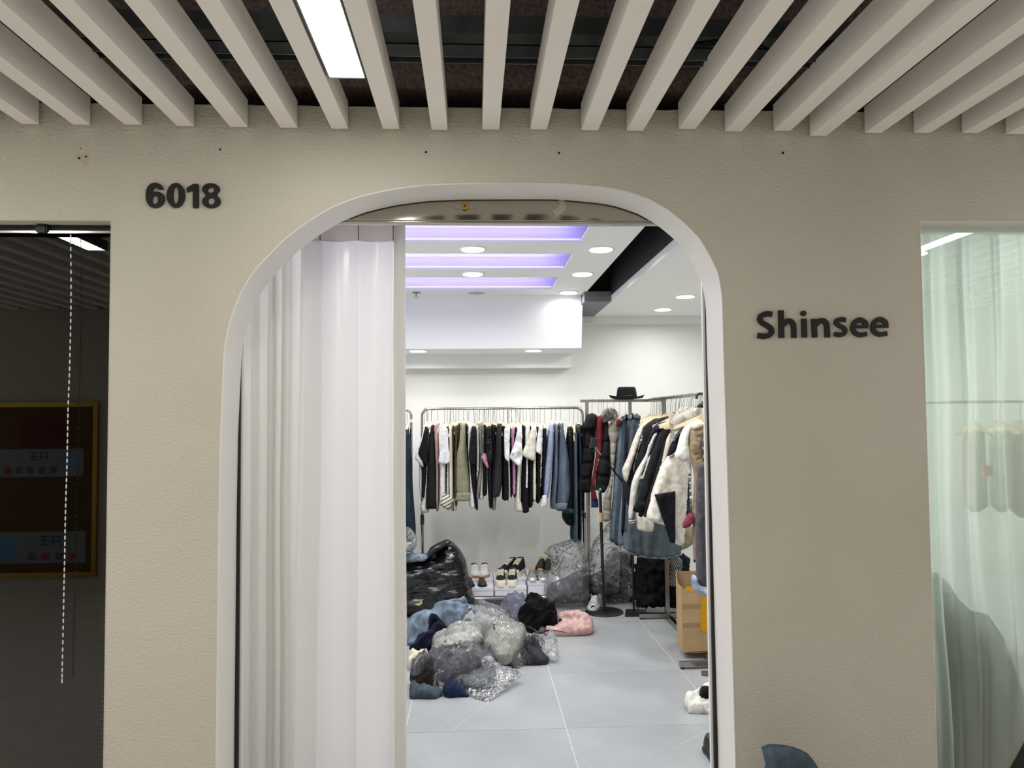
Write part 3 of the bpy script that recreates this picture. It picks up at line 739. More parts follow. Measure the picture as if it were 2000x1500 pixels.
# ------------------------------------------------------------------ downlights, sprinkler, speaker
for i, (x, y, z) in enumerate(DOWN):
    r = empty('downlight', (x, y, z))
    seen = {3: 'round lit downlight between first and second violet coffers', 4: 'round lit downlight beside the dark ceiling slot, nearest the doorway', 6: 'round lit downlight between second and third violet coffers',
            7: 'round lit downlight beside the dark slot, middle of the row of three', 9: 'round lit downlight nearest the beam, throwing a bright spot on it', 10: 'small lit downlight under the dropped beam, left one',
            11: 'small lit downlight under the dropped beam, right one', 12: 'lit downlight in the right hand ceiling, nearer the back wall', 13: 'lit downlight in right hand ceiling, nearer the arch edge'}
    tag(r, seen.get(i, 'round lit downlight in the shop ceiling out of direct view'), 'downlight', 'shop ceiling downlights' if i in seen else 'hidden ceiling downlights')
    MB().lathe((x, y, z-.006), [(.066, 0), (.082, .001), (.084, .006)], 32).build('trim_ring', WHITE2, r)
    MB().lathe((x, y, z-.010), [(.066, 0), (.066, .004)], 32).build('diffuser', SHINE, r)
c = G(930, 571, ZC)
r = empty('ceiling_speaker', c); tag(r, 'flat round unlit ceiling speaker grille before the dropped beam', 'speaker')
MB().lathe(c-Vector((0, 0, .006)), [(.07, 0), (.084, .002), (.086, .006)], 32).build('ring', WHITE2, r)
MB().lathe(c-Vector((0, 0, .008)), [(.066, 0), (.066, .004)], 32).build('grille', plain('grille', (190, 190, 194), .6), r)
c = G(813, 571, ZC); r = empty('sprinkler', c); tag(r, 'small chrome sprinkler head hanging under the shop ceiling', 'sprinkler')
MB().lathe(c-Vector((0, 0, .008)), [(.035, 0), (.03, .006)], 20).build('escutcheon', STEEL, r)
MB().tube([c, c-Vector((0, 0, .03))], .008, 10).build('body', STEEL, r); MB().lathe(c-Vector((0, 0, .042)), [(.02, 0), (.02, .003)], 16).build('deflector', STEEL, r)

# ================================================================== RACKS
YA = 3.80
def T2(x, y): return (780+x/5.556, 760+y/5.556)
def rowpoly(rows, T):
    return [T(x0, y) for y, x0, x1 in rows]+[T(x1, y) for y, x0, x1 in reversed(rows)]
rk = empty('clothes_rack', P(980, 1160, YA)); rk.location.z = 0
tag(rk, 'steel tube clothes rack with rounded corners against the back wall', 'clothes rack')
a = P(824, 797, YA); c = P(1138, 797, YA); zb = a.z-.008; xa, xb = a.x, c.x
def corner_bar(xa, xb, zt, Y, r=.06, zlow=0):
    pts = [(xa, Y, zlow), (xa, Y, zt-r)]+[(xa+r-r*math.cos(t), Y, zt-r+r*math.sin(t)) for t in [math.pi/2*k/6 for k in range(1, 7)]]
    pts += [(xb-r+r*math.sin(t), Y, zt-r+r*math.cos(t)) for t in [math.pi/2*k/6 for k in range(0, 7)]]+[(xb, Y, zlow)]
    return pts
MB().tube(corner_bar(xa, xb, zb, YA, zlow=.5), .011, 10).build('top_frame', STEEL, rk)
for X in (xa, xb):
    MB().tube([(X, YA, .04), (X, YA, .72)], .013, 10).build('post', STEEL, rk)
    MB().tube([(X, YA, .66), (X, YA, .74)], .017, 10).build('collar', plain('dark_collar', (60, 60, 62), .4), rk)
    MB().box((X-.012, YA-.22, .02), (X+.012, YA+.22, .05)).build('foot', STEEL, rk)
RKS = .09
MB().tube([(xa, 3.63, RKS-.012), (xb, 3.63, RKS-.012)], .011, 10).build('shelf_rail', CHROME, rk)
MB().tube([(xa, 4.12, RKS-.012), (xb, 4.12, RKS-.012)], .011, 10).build('shelf_rail', CHROME, rk)
BARZ = zb
# hanger prototype: arms along Y, hook over a bar along X ; origin at the bar
def hanger_meshes(L=.13):
    h = MB(); pts = []
    for k in range(9):
        t = math.pi*(-.15+1.25*k/8); pts.append((0, .014*math.cos(t), .014*math.sin(t)))
    pts = pts[::-1] if False else pts
    pts = [(0, .014*math.cos(t), .014*math.sin(t)-.0) for t in [math.pi*(-.1+1.3*k/8) for k in range(9)]]
    pts += [(0, -.004, -.03), (0, 0, -.05), (0, 0, -.125)]
    h.tube(pts, .0016, 5)
    hook = D.meshes.new('hook'); hook.from_pydata([tuple(v) for v in h.v], [], h.f); hook.materials.append(WIRE)
    hook.polygons.foreach_set('use_smooth', [True]*len(h.f))
    wv = MB(); prof = [(-L, -.205), (-L*.6, -.172), (-.03, -.135), (-.012, -.118), (.012, -.118), (.03, -.135), (L*.6, -.172), (L, -.205), (L, -.223), (L*.5, -.192), (0, -.165), (-L*.5, -.192), (-L, -.223)]
    wv.plate(prof, [], lambda u, v, t: Vector((t, u, v)), -.0085, .0085)
    arm = D.meshes.new('arms'); arm.from_pydata([tuple(v) for v in wv.v], [], wv.f); arm.materials.append(WOOD)
    return hook, arm
HOOK, ARM = hanger_meshes(.09); HOOK2, ARM2 = hanger_meshes(.2)
def hanger(loc, label, group, rotz=0, tilt=0, wide=False, scale=1, grp=True):
    r = D.objects.new('hanger', None); COL.objects.link(r); r.location = loc; r.rotation_euler = (0, tilt, rotz); r.empty_display_size = .03
    tag(r, label, 'hanger', group); r.scale = (1, 1, scale)
    for nme, me in (('hook', HOOK2 if wide else HOOK), ('arms', ARM2 if wide else ARM)):
        q = D.objects.new(nme, me); COL.objects.link(q); q.parent = r
    return r

K = (24, 25, 28); K2 = (34, 34, 38); W_ = (232, 233, 236); CR = (226, 220, 202); NV = (30, 34, 48)
satin = lambda c: fabric(c, .35, 'satin')
garms = [
 # name, label, category, material, rows(y,xl,xr), dy, sleeve(rows, mat) , cuff
 ('tshirt', 'white T-shirt at the left end of the back rack, mostly behind a black one', 't-shirt', fabric(W_), [(430,262,300),(600,230,290),(740,215,262),(1000,215,262),(1165,225,262)], .06, ([(440,268,290),(600,215,272),(740,168,258),(775,190,258),(850,258,264)], fabric(W_), .04)),
 ('tshirt', 'loose black T-shirt, first black garment at left end of back rack', 't-shirt', fabric(K), [(405,278,318),(500,268,315),(700,255,312),(1000,246,305),(1165,240,298)], 0, ([(430,275,318),(550,245,316),(700,203,310),(800,265,306)], fabric(K), -.12)),
 ('shirt', 'cream long shirt with frilled hem hanging beside black shirt at left', 'shirt', satin(CR), [(395,305,345),(600,300,335),(900,290,325),(1150,265,312),(1260,225,318),(1335,240,322)], -.02, None),
 ('shirt', 'long black button shirt, longest dark shirt at left of back rack', 'shirt', fabric(K2), [(395,340,382),(500,325,382),(800,300,400),(1150,290,415),(1290,292,412)], -.08, None),
 ('blouse', 'salmon pink blouse right of the long black shirt', 'blouse', fabric((214, 166, 152)), [(368,392,436),(430,372,428),(600,380,432),(900,395,436),(1300,395,430)], 0, None),
 ('blouse', 'white blouse with wide banded short sleeve', 'blouse', fabric(W_), [(430,480,520),(800,440,510),(1200,432,505),(1240,440,500)], -.02, ([(430,478,525),(600,448,532),(780,424,552),(812,440,515)], fabric(W_), -.1)),
 ('vest', 'black vest behind the striped shirt', 'vest', fabric(K), [(410,508,545),(560,515,545),(700,510,545),(1100,505,530)], .06, None),
 ('shirt', 'cream shirt with black vertical stripes and broad striped cuff', 'shirt', stripes('black_stripes', (222, 214, 198), (24, 24, 28), 9.5, 'X', .82), [(420,545,580),(600,525,590),(900,508,600),(1150,510,605),(1310,555,625)], 0, ([(1140,480,520),(1200,455,600),(1255,437,570),(1312,525,545)], stripes('black_stripes_cuff', (222, 214, 198), (24, 24, 28), 12, 'Z', .82, .5), -.12)),
 ('blouse', 'burgundy patterned blouse in a thin slice right of striped shirt', 'blouse', fabric((92, 44, 50)), [(400,575,603),(600,580,606),(900,590,612)], .03, None),
 ('blouse', 'brown printed blouse left of the olive jacket', 'blouse', fabric((104, 84, 58)), [(400,598,640),(600,600,640),(900,590,630),(1250,600,632)], .04, None),
 ('shirt', 'dark olive shirt tucked behind the olive jacket', 'shirt', fabric((74, 74, 56)), [(385,628,668),(700,630,660),(1000,615,650)], .06, None),
 ('jacket', 'olive green jacket with turned-up cuff on back rack', 'jacket', fabric((156, 156, 118)), [(370,665,722),(430,655,728),(600,640,735),(700,618,745),(900,610,760),(1150,622,764)], -.05, ([(1125,628,764),(1160,618,768),(1212,610,758)], fabric((150, 150, 112)), -.2)),
 ('tshirt', 'black T-shirt showing narrowly right of the olive jacket', 't-shirt', fabric(K), [(385,712,748),(600,728,755),(900,740,768)], .03, None),
 ('shirt', 'white long-sleeved shirt right of the olive jacket', 'shirt', fabric(W_), [(390,742,790),(700,738,775),(1000,760,792),(1200,755,825),(1285,762,825)], .0, None),
 ('tshirt', 'black T-shirt with square sleeve left of the white and camouflage tops', 't-shirt', fabric(K), [(420,785,835),(800,775,835),(1000,785,842),(1298,825,854)], -.02, ([(430,785,838),(700,752,832),(818,766,830)], fabric(K), -.14)),
 ('blouse', 'white ruffled blouse beside the camouflage shirt', 'blouse', fabric(W_), [(400,828,868),(700,830,874),(890,832,868)], .0, None),
 ('shirt', 'grey camouflage print shirt in middle of back rack', 'shirt', fabric((148, 144, 132)), [(370,845,905),(450,855,900),(800,870,906),(1000,840,892),(1172,825,865)], -.03, None),
 ('shirt', 'cream shirt right of the camouflage print shirt', 'shirt', fabric(CR), [(420,895,925),(800,890,916),(1100,865,912),(1190,860,912)], .02, None),
 ('blouse', 'black blouse with a pink frilled sleeve', 'blouse', fabric(K), [(405,905,950),(800,905,950),(1135,905,950)], .0, ([(698,905,935),(740,888,960),(800,918,964),(855,948,970)], fabric((216, 140, 170)), -.14)),
 ('tshirt', 'black T-shirt with square sleeve right of pink frilled sleeve', 't-shirt', fabric(K2), [(410,948,985),(700,950,1000),(1000,955,1005),(1282,975,1003)], -.02, ([(420,948,988),(600,940,1005),(800,950,1003)], fabric(K2), -.14)),
 ('dress', 'black dress left of the charcoal jacket', 'dress', fabric(K), [(400,990,1050),(700,1000,1042),(1150,985,1042)], .0, None),
 ('skirt', 'dusty beige skirt hem showing below the charcoal jacket', 'skirt', fabric((150, 134, 122)), [(900,1015,1050),(1160,1000,1052),(1305,1005,1045)], .03, None),
 ('jacket', 'long charcoal jacket in middle of back rack', 'jacket', fabric((52, 50, 48)), [(375,1068,1113),(450,1045,1115),(700,1025,1118),(1000,1010,1115),(1162,1000,1085)], -.08, None),
 ('coat', 'black coat right of the charcoal jacket', 'coat', fabric((22, 23, 30)), [(410,1108,1148),(700,1112,1165),(900,1112,1175),(1190,1115,1176)], -.02, None),
 ('tshirt', 'white T-shirt with crumpled sleeve left of the pink dress', 't-shirt', fabric(W_), [(430,1150,1200),(770,1168,1200),(1150,1180,1206),(1205,1165,1206)], -.02, ([(430,1140,1200),(600,1138,1192),(740,1142,1197),(785,1172,1192)], fabric(W_), -.13)),
 ('vest', 'black vest between the white T-shirt and pink dress', 'vest', fabric(K), [(430,1190,1215),(700,1190,1218),(1150,1200,1225)], .05, None),
 ('dress', 'bright pink dress in middle of back rack', 'dress', fabric((216, 132, 190)), [(415,1210,1250),(600,1200,1246),(780,1215,1262),(1132,1220,1260)], .0, None),
 ('vest', 'black vest right of the pink dress', 'vest', fabric(K), [(420,1245,1280),(700,1240,1285),(1150,1235,1262)], .06, None),
 ('blouse', 'white blouse with wide triangular sleeve and frilled satin hem', 'blouse', satin(CR), [(430,1285,1330),(830,1268,1320),(1150,1255,1312),(1240,1248,1332),(1322,1252,1342)], -.02, ([(430,1285,1328),(600,1245,1330),(740,1198,1338),(835,1285,1312)], fabric(W_), -.14)),
 ('dress', 'black dress right of the white wide-sleeved blouse', 'dress', fabric(K), [(400,1325,1368),(700,1330,1380),(1000,1320,1400),(1322,1325,1406)], .0, None),
 ('shirt', 'white shirt left of the cream wide-sleeved top', 'shirt', fabric(W_), [(390,1360,1412),(550,1348,1410),(800,1360,1396),(1063,1352,1393)], -.04, None),
 ('tshirt', 'black T-shirt behind the cream wide-sleeved top', 't-shirt', fabric(K), [(410,1400,1435),(800,1395,1440),(1255,1395,1448)], .04, None),
 ('blouse', 'cream top with wide triangular sleeve', 'blouse', fabric((222, 218, 196)), [(420,1440,1480),(770,1440,1480),(1192,1437,1480)], -.02, ([(420,1435,1480),(550,1395,1480),(708,1330,1478),(772,1430,1472)], fabric((222, 218, 196)), -.14)),
 ('dress', 'black dress right of the cream wide-sleeved top', 'dress', fabric(K), [(420,1478,1520),(700,1480,1530),(1205,1478,1530)], .0, None),
 ('tshirt', 'white T-shirt with small pointed sleeve', 't-shirt', fabric(W_), [(420,1515,1550),(700,1515,1546),(1056,1510,1530)], -.02, ([(420,1515,1552),(660,1478,1540),(705,1520,1538)], fabric(W_), -.13)),
 ('tshirt', 'black T-shirt left of the pale blue shirt', 't-shirt', fabric(K), [(425,1560,1595),(600,1540,1594),(690,1535,1592),(1000,1535,1570),(1180,1530,1560)], .02, None),
 ('shirt', 'pale blue shirt with white cuff on the back rack', 'shirt', fabric((158, 172, 212)), [(380,1638,1668),(450,1612,1672),(600,1590,1672),(900,1560,1652),(1172,1550,1612)], -.02, ([(1155,1552,1600),(1225,1545,1605),(1278,1535,1590)], fabric(W_), -.1)),
 ('shirt', 'mid blue denim shirt between pale blue shirt and denim jacket', 'shirt', fabric((98, 126, 160), kind='denim'), [(375,1680,1722),(450,1668,1722),(900,1660,1718),(1180,1640,1702),(1292,1642,1697)], .02, None),
 ('jacket', 'blue denim jacket, rightmost denim piece on back rack', 'jacket', fabric((84, 108, 142), kind='denim'), [(370,1728,1778),(430,1722,1780),(600,1720,1812),(800,1715,1842),(1100,1702,1850),(1308,1697,1808)], -.06, ([(1240,1700,1820),(1308,1697,1806)], fabric((96, 120, 152), kind='denim'), -.21)),
 ('dress', 'black layered dress with teal hem band', 'dress', fabric(K), [(410,1830,1872),(600,1808,1882),(900,1820,1886),(1300,1772,1882),(1400,1768,1882),(1472,1820,1886)], .0, ([(1300,1778,1884),(1348,1772,1884)], fabric((10, 74, 74)), -.16)),
 ('dress', 'long slate blue dress hanging between black ones at right end', 'dress', fabric((70, 96, 116)), [(470,1878,1918),(600,1882,1918),(1300,1885,1926),(1640,1890,1927)], -.1, None),
 ('dress', 'long black sequinned dress right of the slate blue one', 'dress', fabric((20, 22, 28), .4, 'satin'), [(400,1915,1965),(900,1920,1975),(1640,1925,1968)], -.05, None),
 ('coat', 'black coat at the right end of the back rack', 'coat', fabric(K), [(410,1955,1998),(900,1975,1996),(1300,1972,1996)], .0, None),
 ('trousers', 'dark teal trousers hanging low at right end of back rack', 'trousers', fabric((22, 52, 62)), [(1200,1850,1890),(1480,1860,1900),(1640,1862,1905)], .1, None),
]
rng = random.Random(3)
for i, (nm, lab, cat, mat, rows, dy, slv) in enumerate(garms):
    Yg = YA+dy*.4; poly = rowpoly(rows, T2)
    top = P(*T2((rows[0][1]+rows[0][2])/2, rows[0][0]), Yg)
    r = empty(nm, (top.x, Yg, min(P(*T2(x, y), Yg).z for y, x, _ in rows)))
    tag(r, lab, cat, 'clothes on the back wall rack')
    puff('body', poly, mat, r, Y=Yg, tf=.12-.3*dy*.5, tb=.14, fold=.008, fs=34, seed=i, crumple=.0, pw=.7, res=.009)
    if slv:
        pn = 'cuff' if slv[0][0][0] > 1000 else 'sleeve'
        if 'hem band' in lab: pn = 'hem_band'
        if 'denim jacket' in lab: pn = 'waistband'
        so = puff(pn, rowpoly(slv[0], T2), slv[1], r, Y=Yg-.155+min(0, slv[2]+.12)*.4, tf=.018, tb=.02, crumple=.005 if 'frill' not in lab else .02, seed=i, pw=.5, cs=12)
        if 'pink frilled' in lab: so['label'] = 'pink frilled sleeve'
        if 'pale blue' in lab: so['label'] = 'white cuff'
    if rows[0][0] < 700:
        hx = top.x; sc = (BARZ-top.z+.0)/.150
        lab2 = 'wooden hanger holding the '+lab.split(',')[0]
        lab2 = ' '.join(lab2.split()[:16])
        hanger((hx+rng.uniform(-.008, .004), Yg, BARZ+.0), lab2, 'hangers on the back wall rack', tilt=rng.uniform(-.06, .06), scale=min(1.25, max(.9, sc)), rotz=rng.uniform(-.04, .04))
for zx in (300, 350, 945, 965, 985, 1012, 1035, 1060, 1135, 1168, 1185, 1215, 1268, 1285, 1310, 1450, 1462, 560, 820, 870, 925):
    p = P(*T2(zx, 370), YA+.05)
    hanger((p.x, YA+.04, BARZ), 'pale wooden hanger squeezed among the packed clothes of the back rack', 'spare hangers on the back wall rack', tilt=rng.uniform(-.07, .07), rotz=rng.uniform(-.1, .1))
# clips holding the small dark straps near the right end
# left rack, only its right corner shows beside the curtain
YL = 3.72
rl = empty('clothes_rack', (P(770, 1100, YL).x, YL, 0)); tag(rl, 'steel clothes rack behind the door curtain, only its right corner showing', 'clothes rack')
xa2, xb2, zl = P(700, 800, YL).x, P(803, 800, YL).x, P(795, 800, YL).z
xa2 = -1.15
MB().tube(corner_bar(xa2, xb2, zl, YL, .05, .03), .011, 10).build('frame', STEEL, rl)
for X in (xa2, xb2): MB().box((X-.012, YL-.22, .0), (X+.012, YL+.22, .03)).build('foot', STEEL, rl)
MB().box((xb2-.008, YL-.02, P(803, 822, YL).z-.012), (xb2+.012, YL-.012, P(803, 822, YL).z+.012)).build('price_tag', plain('tag_white', (230, 230, 230), .6), rl)
for k, (x0, x1, col, lb) in enumerate([(788, 803, (38, 52, 66), 'dark blue jeans on the left rack, nearest its end post'), (770, 789, (48, 60, 84), 'second pair of dark jeans on left rack, behind the curtain edge')]):
    o = puff('jeans', [(x0, 836), (x1-4, 838), (x1, 880), (x1+4, 960), (x1+9, 1045), (x0+2, 1050)], fabric(col, kind='denim'), Y=YL-.02, tf=.12, tb=.12, fold=.01, seed=k)
    tag(o, lb, 'jeans', 'jeans on the left rack')
    hanger((o.location.x-.01, YL, zl), 'wooden hanger holding the '+lb.split(',')[0], 'hangers on the left rack')

# back right rack (T shaped) and the long right rack
YC = 3.72
rc = empty('clothes_rack', (P(1190, 1150, YC).x, YC, 0)); tag(rc, 'short square-tube steel rack against the back wall under the black hat', 'clothes rack')
xa3, xb3, zc = P(1133, 782, YC).x, P(1292, 779, YC).x, P(1180, 782, YC).z
MB().box((xa3, YC-.012, zc-.016), (xb3, YC+.012, zc+.008)).build('top_bar', STEEL, rc)
for px in (1146, 1230):
    X = P(px, 783, YC).x; MB().box((X-.014, YC-.01, 0.03), (X+.014, YC+.01, zc-.016)).build('post', STEEL, rc)
    MB().box((X-.014, YC-.2, .0), (X+.014, YC+.2, .03)).build('foot', STEEL, rc)
X = P(1139, 1010, YC).x
MB().tube([(X, YC-.1, 0.0), (X, YC-.1, P(1140, 1012, YC-.1).z)], .007, 8).build('brace', CHROME, rc)
XB = 1.47; ZBAR = 1.688
rb = empty('clothes_rack', (XB, 2.7, 0)); tag(rb, 'long steel rack on the right running toward the doorway, packed with clothes', 'clothes rack')
MB().box((XB-.012, 1.5, ZBAR-.012), (XB+.012, 3.66, ZBAR+.006)).build('top_bar', STEEL, rb)
for Yp in (3.19, 2.03):
    MB().box((XB-.016, Yp-.016, .04), (XB+.016, Yp+.016, ZBAR-.012)).build('post', STEEL, rb)
    MB().box((XB-.22, Yp-.018, .012), (XB+.22, Yp+.018, .042)).build('foot', STEEL, rb)
    for s_x in (-.2, .2): MB().lathe((XB+s_x, Yp, 0), [(.012, 0), (.014, .012)], 12).build('glide', BLACKM, rb)
MB().box((XB-.016, 2.03, .012), (XB+.016, 3.19, .036)).build('floor_bar', STEEL, rb)
def T3(x, y): return (1080+x/5.77, 740+y/5.77)
def cl(name, lab, cat, parts, Y, grp='clothes on the right rack', T=T3):
    r = None
    for k, pt in enumerate(parts):
        nm, poly, mat = pt[:3]; kw = dict(pt[3]) if len(pt) > 3 else {}
        pl = [T(*q) for q in poly]; dY = kw.pop('dY', 0); kw.setdefault('tf', .035); kw.setdefault('tb', .03); kw.setdefault('fold', .016); kw.setdefault('fs', 22); kw.setdefault('crumple', .008); kw.setdefault('pw', .45); kw.setdefault('res', .012); kw.setdefault('R', .045)
        lb = kw.pop('label', None)
        if len(parts) == 1:
            o = puff(name, pl, mat, None, Y=Y, **kw); tag(o, lab, cat, grp); return o
        if r is None:
            a = [P(*q, Y) for q in pl]; r = empty(name, (sum(v.x for v in a)/len(a), Y, min(v.z for v in a))); tag(r, lab, cat, grp)
        o = puff(nm, pl, mat, r, Y=Y+dY, **kw)
        if lb: o['label'] = lb
    return r
ID = lambda x, y: (x, y)
PUF = fabric((22, 23, 27), .7)
cl('puffer_jacket', 'black quilted puffer coat with hood, leftmost on the short back rack', 'jacket', [
    ('body', [(360,500),(470,480),(475,620),(470,900),(445,1050),(430,1200),(415,1280),(270,1272),(255,1200),(280,1050),(300,900),(330,750),(345,600)], PUF, dict(quilt=.125, tf=.075, tb=.08, R=.06, fold=.004, crumple=.003)),
    ('hood', [(440,385),(495,412),(482,480),(470,560),(400,575),(345,560),(350,490),(380,412)], PUF, dict(tf=.09, dY=-.06))], YC, 'clothes on the short back rack')
cl('coat', 'dark red coat between the two black puffer coats', 'coat', [
    ('body', [(510,420),(555,415),(557,600),(545,800),(512,900),(490,1050),(470,1200),(492,1350),(430,1350),(430,1180),(460,1000),(480,850),(473,650),(468,500),(480,450)], fabric((132, 12, 30)), dict(tf=.1)),
    ('hem', [(430,1350),(510,1350),(512,1450),(430,1450)], fabric((24, 62, 130)), dict(tf=.05, sharp=True, label='blue lower hem'))], YC-.08, 'clothes on the short back rack')
r = cl('puffer_jacket', 'black puffer coat with grey fur hood trim on the short back rack', 'jacket', [
    ('body', [(560,480),(620,470),(640,650),(650,850),(662,1050),(622,1200),(580,1282),(520,1272),(478,1200),(490,1050),(520,900),(545,750),(555,600)], PUF, dict(quilt=.14, tf=.07, R=.06, fold=.004, crumple=.003)),
    ('hood', [(565,500),(640,470),(690,440),(660,380),(600,370),(560,420)], fabric((92, 90, 88)), dict(tf=.07, crumple=.03, cs=26, dY=-.08, label='grey fur hood'))], YC-.14, 'clothes on the short back rack')
fm = MB(); c0 = P(*T3(640, 405), YC-.26); rr = random.Random(5)
for k in range(900):
    a = rr.uniform(0, 6.283); q = math.sqrt(rr.random()); b0 = c0+Vector((.062*q*math.cos(a), -.035*(1-q), .048*q*math.sin(a)))
    d_ = Vector((math.cos(a)*.6+rr.uniform(-.5, .5), -.5, math.sin(a)*.6+rr.uniform(-.4, .4))).normalized()*rr.uniform(.012, .03); s = Vector((d_.z, 0, -d_.x)).normalized()*.0012
    fm.add([b0-s, b0+s, b0+d_], [(0, 1, 2)])
fu = fm.build('fur_trim', fabric((128, 124, 120)), r); fu['kind'] = 'stuff'; fu['label'] = 'grey fur trim'
cl('coat', 'beige quilted coat right of the fur-hooded puffer', 'coat', [
    ('body', [(640,500),(700,445),(742,430),(748,600),(722,700),(702,900),(682,1100),(662,1300),(655,1500),(640,1600),(560,1600),(560,1450),(572,1350),(612,1250),(652,1050),(642,850),(642,700),(620,600)], fabric((176, 166, 146), .5, 'satin'), dict(quilt=.09, tf=.05, fold=.006, crumple=.004)),
    ('collar', [(715,470),(745,455),(770,480),(760,530),(725,540),(712,510)], fabric((110, 24, 30)), dict(tf=.02, dY=-.1, label='dark red collar lining'))], YC-.2, 'clothes on the short back rack')
DN = lambda c: fabric(c, kind='denim')
jeans = [((1209, 822), (1222, 820), (1206, 1050), (1190, 1052), (96, 126, 150), 'faded blue jeans, first pair beside the beige quilted coat'),
         ((1217, 818), (1230, 818), (1216, 1056), (1199, 1058), (62, 84, 106), 'darker blue jeans, second pair from the beige coat'),
         ((1227, 816), (1240, 816), (1228, 1050), (1206, 1062), (106, 136, 160), 'pale blue jeans, third pair from the beige coat'),
         ((1236, 815), (1250, 815), (1238, 1000), (1220, 1040), (74, 100, 126), 'blue jeans, fourth pair, next to the cream and black jacket')]
for k, (a, b_, c, d_, col, lb) in enumerate(jeans):
    Yj = 3.5-.09*k
    cl('jeans', lb, 'jeans', [('legs', [a, b_, ((b_[0]+c[0])/2+1, (b_[1]+c[1])/2), c, d_, ((a[0]+d_[0])/2, (a[1]+d_[1])/2)], DN(col), dict(tf=.05, fold=.02)),
       ('waistband', [(a[0]-1, a[1]-3), (b_[0]+1, b_[1]-3), (b_[0]+1, b_[1]+5), (a[0]-1, a[1]+5)], DN(tuple(int(v*.85) for v in col)), dict(tf=.03, dY=-.05, sharp=True))], Yj, T=ID)
    p_ = P(a[0]+8, 800, Yj); hanger((XB, Yj+.01, ZBAR), 'pale wooden trouser hanger holding the '+lb.split(',')[0], 'hangers on the right rack', rotz=math.pi/2+.3, wide=True)
cl('trousers', 'slim navy trousers between the second and third blue jeans', 'trousers', [('l', [(1221, 822), (1226, 822), (1219, 1035), (1213, 1036)], fabric((34, 42, 58)), dict(tf=.03, R=.02))], 3.27, T=ID)
cl('trousers', 'slim grey violet trousers between the third and fourth blue jeans', 'trousers', [('l', [(1233, 820), (1238, 820), (1228, 1045), (1222, 1046)], fabric((96, 92, 110)), dict(tf=.03, R=.02))], 3.15, T=ID)
o = cl('trousers', 'dark green trousers hanging just behind the faded jeans', 'trousers', [('l', [(1204, 845), (1210, 845), (1206, 1000), (1196, 1000)], fabric((40, 62, 62)))], 3.53, T=ID)
cl('skirt', 'large faded denim skirt with frayed hem below the right rack jackets', 'skirt', [
    ('panel', [(1238, 940), (1300, 940), (1318, 1020), (1328, 1082), (1310, 1089), (1275, 1090), (1245, 1085), (1217, 1074), (1222, 1040)], DN((84, 108, 122)), dict(tf=.09, fold=.03)),
    ('hem', [(1217, 1071), (1245, 1081), (1275, 1086), (1310, 1085), (1329, 1079), (1329, 1086), (1300, 1092), (1260, 1090), (1217, 1079)], DN((124, 142, 148)), dict(tf=.03, dY=-.07, label='pale stitched hem'))], 2.98, T=ID)
cl('skirt', 'dark teal skirt right of the denim skirt, in shadow', 'skirt', [('p', [(1300, 1000), (1335, 1000), (1330, 1080), (1318, 1090), (1300, 1088)], fabric((44, 60, 66)))], 3.1, T=ID)
cl('jacket', 'black varsity jacket with cream sleeve, leftmost jacket on right rack', 'jacket', [
    ('body', [(1010,560),(1065,490),(1190,445),(1185,700),(1000,1000),(960,1200),(885,1420),(850,1427),(808,1350),(800,1200),(880,950),(960,700)], fabric(K2), dict(tf=.05)),
    ('sleeve', [(1090,452),(1112,468),(1015,560),(1002,620),(925,850),(865,1050),(830,1180),(792,1110),(780,1020),(840,880),(900,700),(960,560),(1030,488)], fabric((222, 214, 194)), dict(dY=-.06, tf=.04, label='cream sleeve'))], 2.95)
cl('blazer', 'black blazer right of the cream-sleeved varsity jacket', 'blazer', [
    ('body', [(1190,445),(1300,420),(1285,500),(1150,720),(1080,850),(1010,1080),(930,1100),(940,930),(990,760),(1010,600),(1060,505)], fabric((22, 23, 27)), dict(tf=.05)),
    ('lining', [(1005,620),(1015,640),(1000,700),(975,760),(920,980),(915,1060),(905,1000),(940,860),(975,720)], fabric(W_), dict(dY=-.06, tf=.01, label='white edge lining'))], 2.82)
cl('jacket', 'off-white jacket with striped rib cuff between black jackets', 'jacket', [
    ('sleeve', [(1178,588),(1165,645),(1085,830),(1065,900),(985,1100),(945,1250),(905,1500),(880,1590),(858,1590),(850,1500),(880,1200),(930,1050),(1045,850),(1085,700),(1130,620)], fabric((226, 220, 210)), dict(tf=.045)),
    ('rib_cuff', [(850,1575),(935,1585),(930,1640),(852,1625)], stripes('rib', (226, 220, 210), (30, 26, 40), 28, 'Z', .6), dict(tf=.04, sharp=True, label='striped rib cuff')),
    ('body', [(935,1500),(1040,1560),(1130,1600),(1120,1720),(960,1700),(935,1600)], fabric((228, 222, 206)), dict(tf=.05))], 2.72)
cl('jacket', 'navy jacket behind the long black coat on right rack', 'jacket', [
    ('body', [(1130,540),(1200,490),(1320,480),(1325,600),(1255,700),(1155,940),(1092,905),(1110,780),(1178,600),(1125,640),(1080,740),(1062,740),(1090,620)], fabric(NV), dict(tf=.045)),
    ('lapel', [(1150,545),(1200,520),(1210,545),(1190,600),(1170,590)], fabric((44, 48, 62)), dict(tf=.015, dY=-.05))], 2.62)
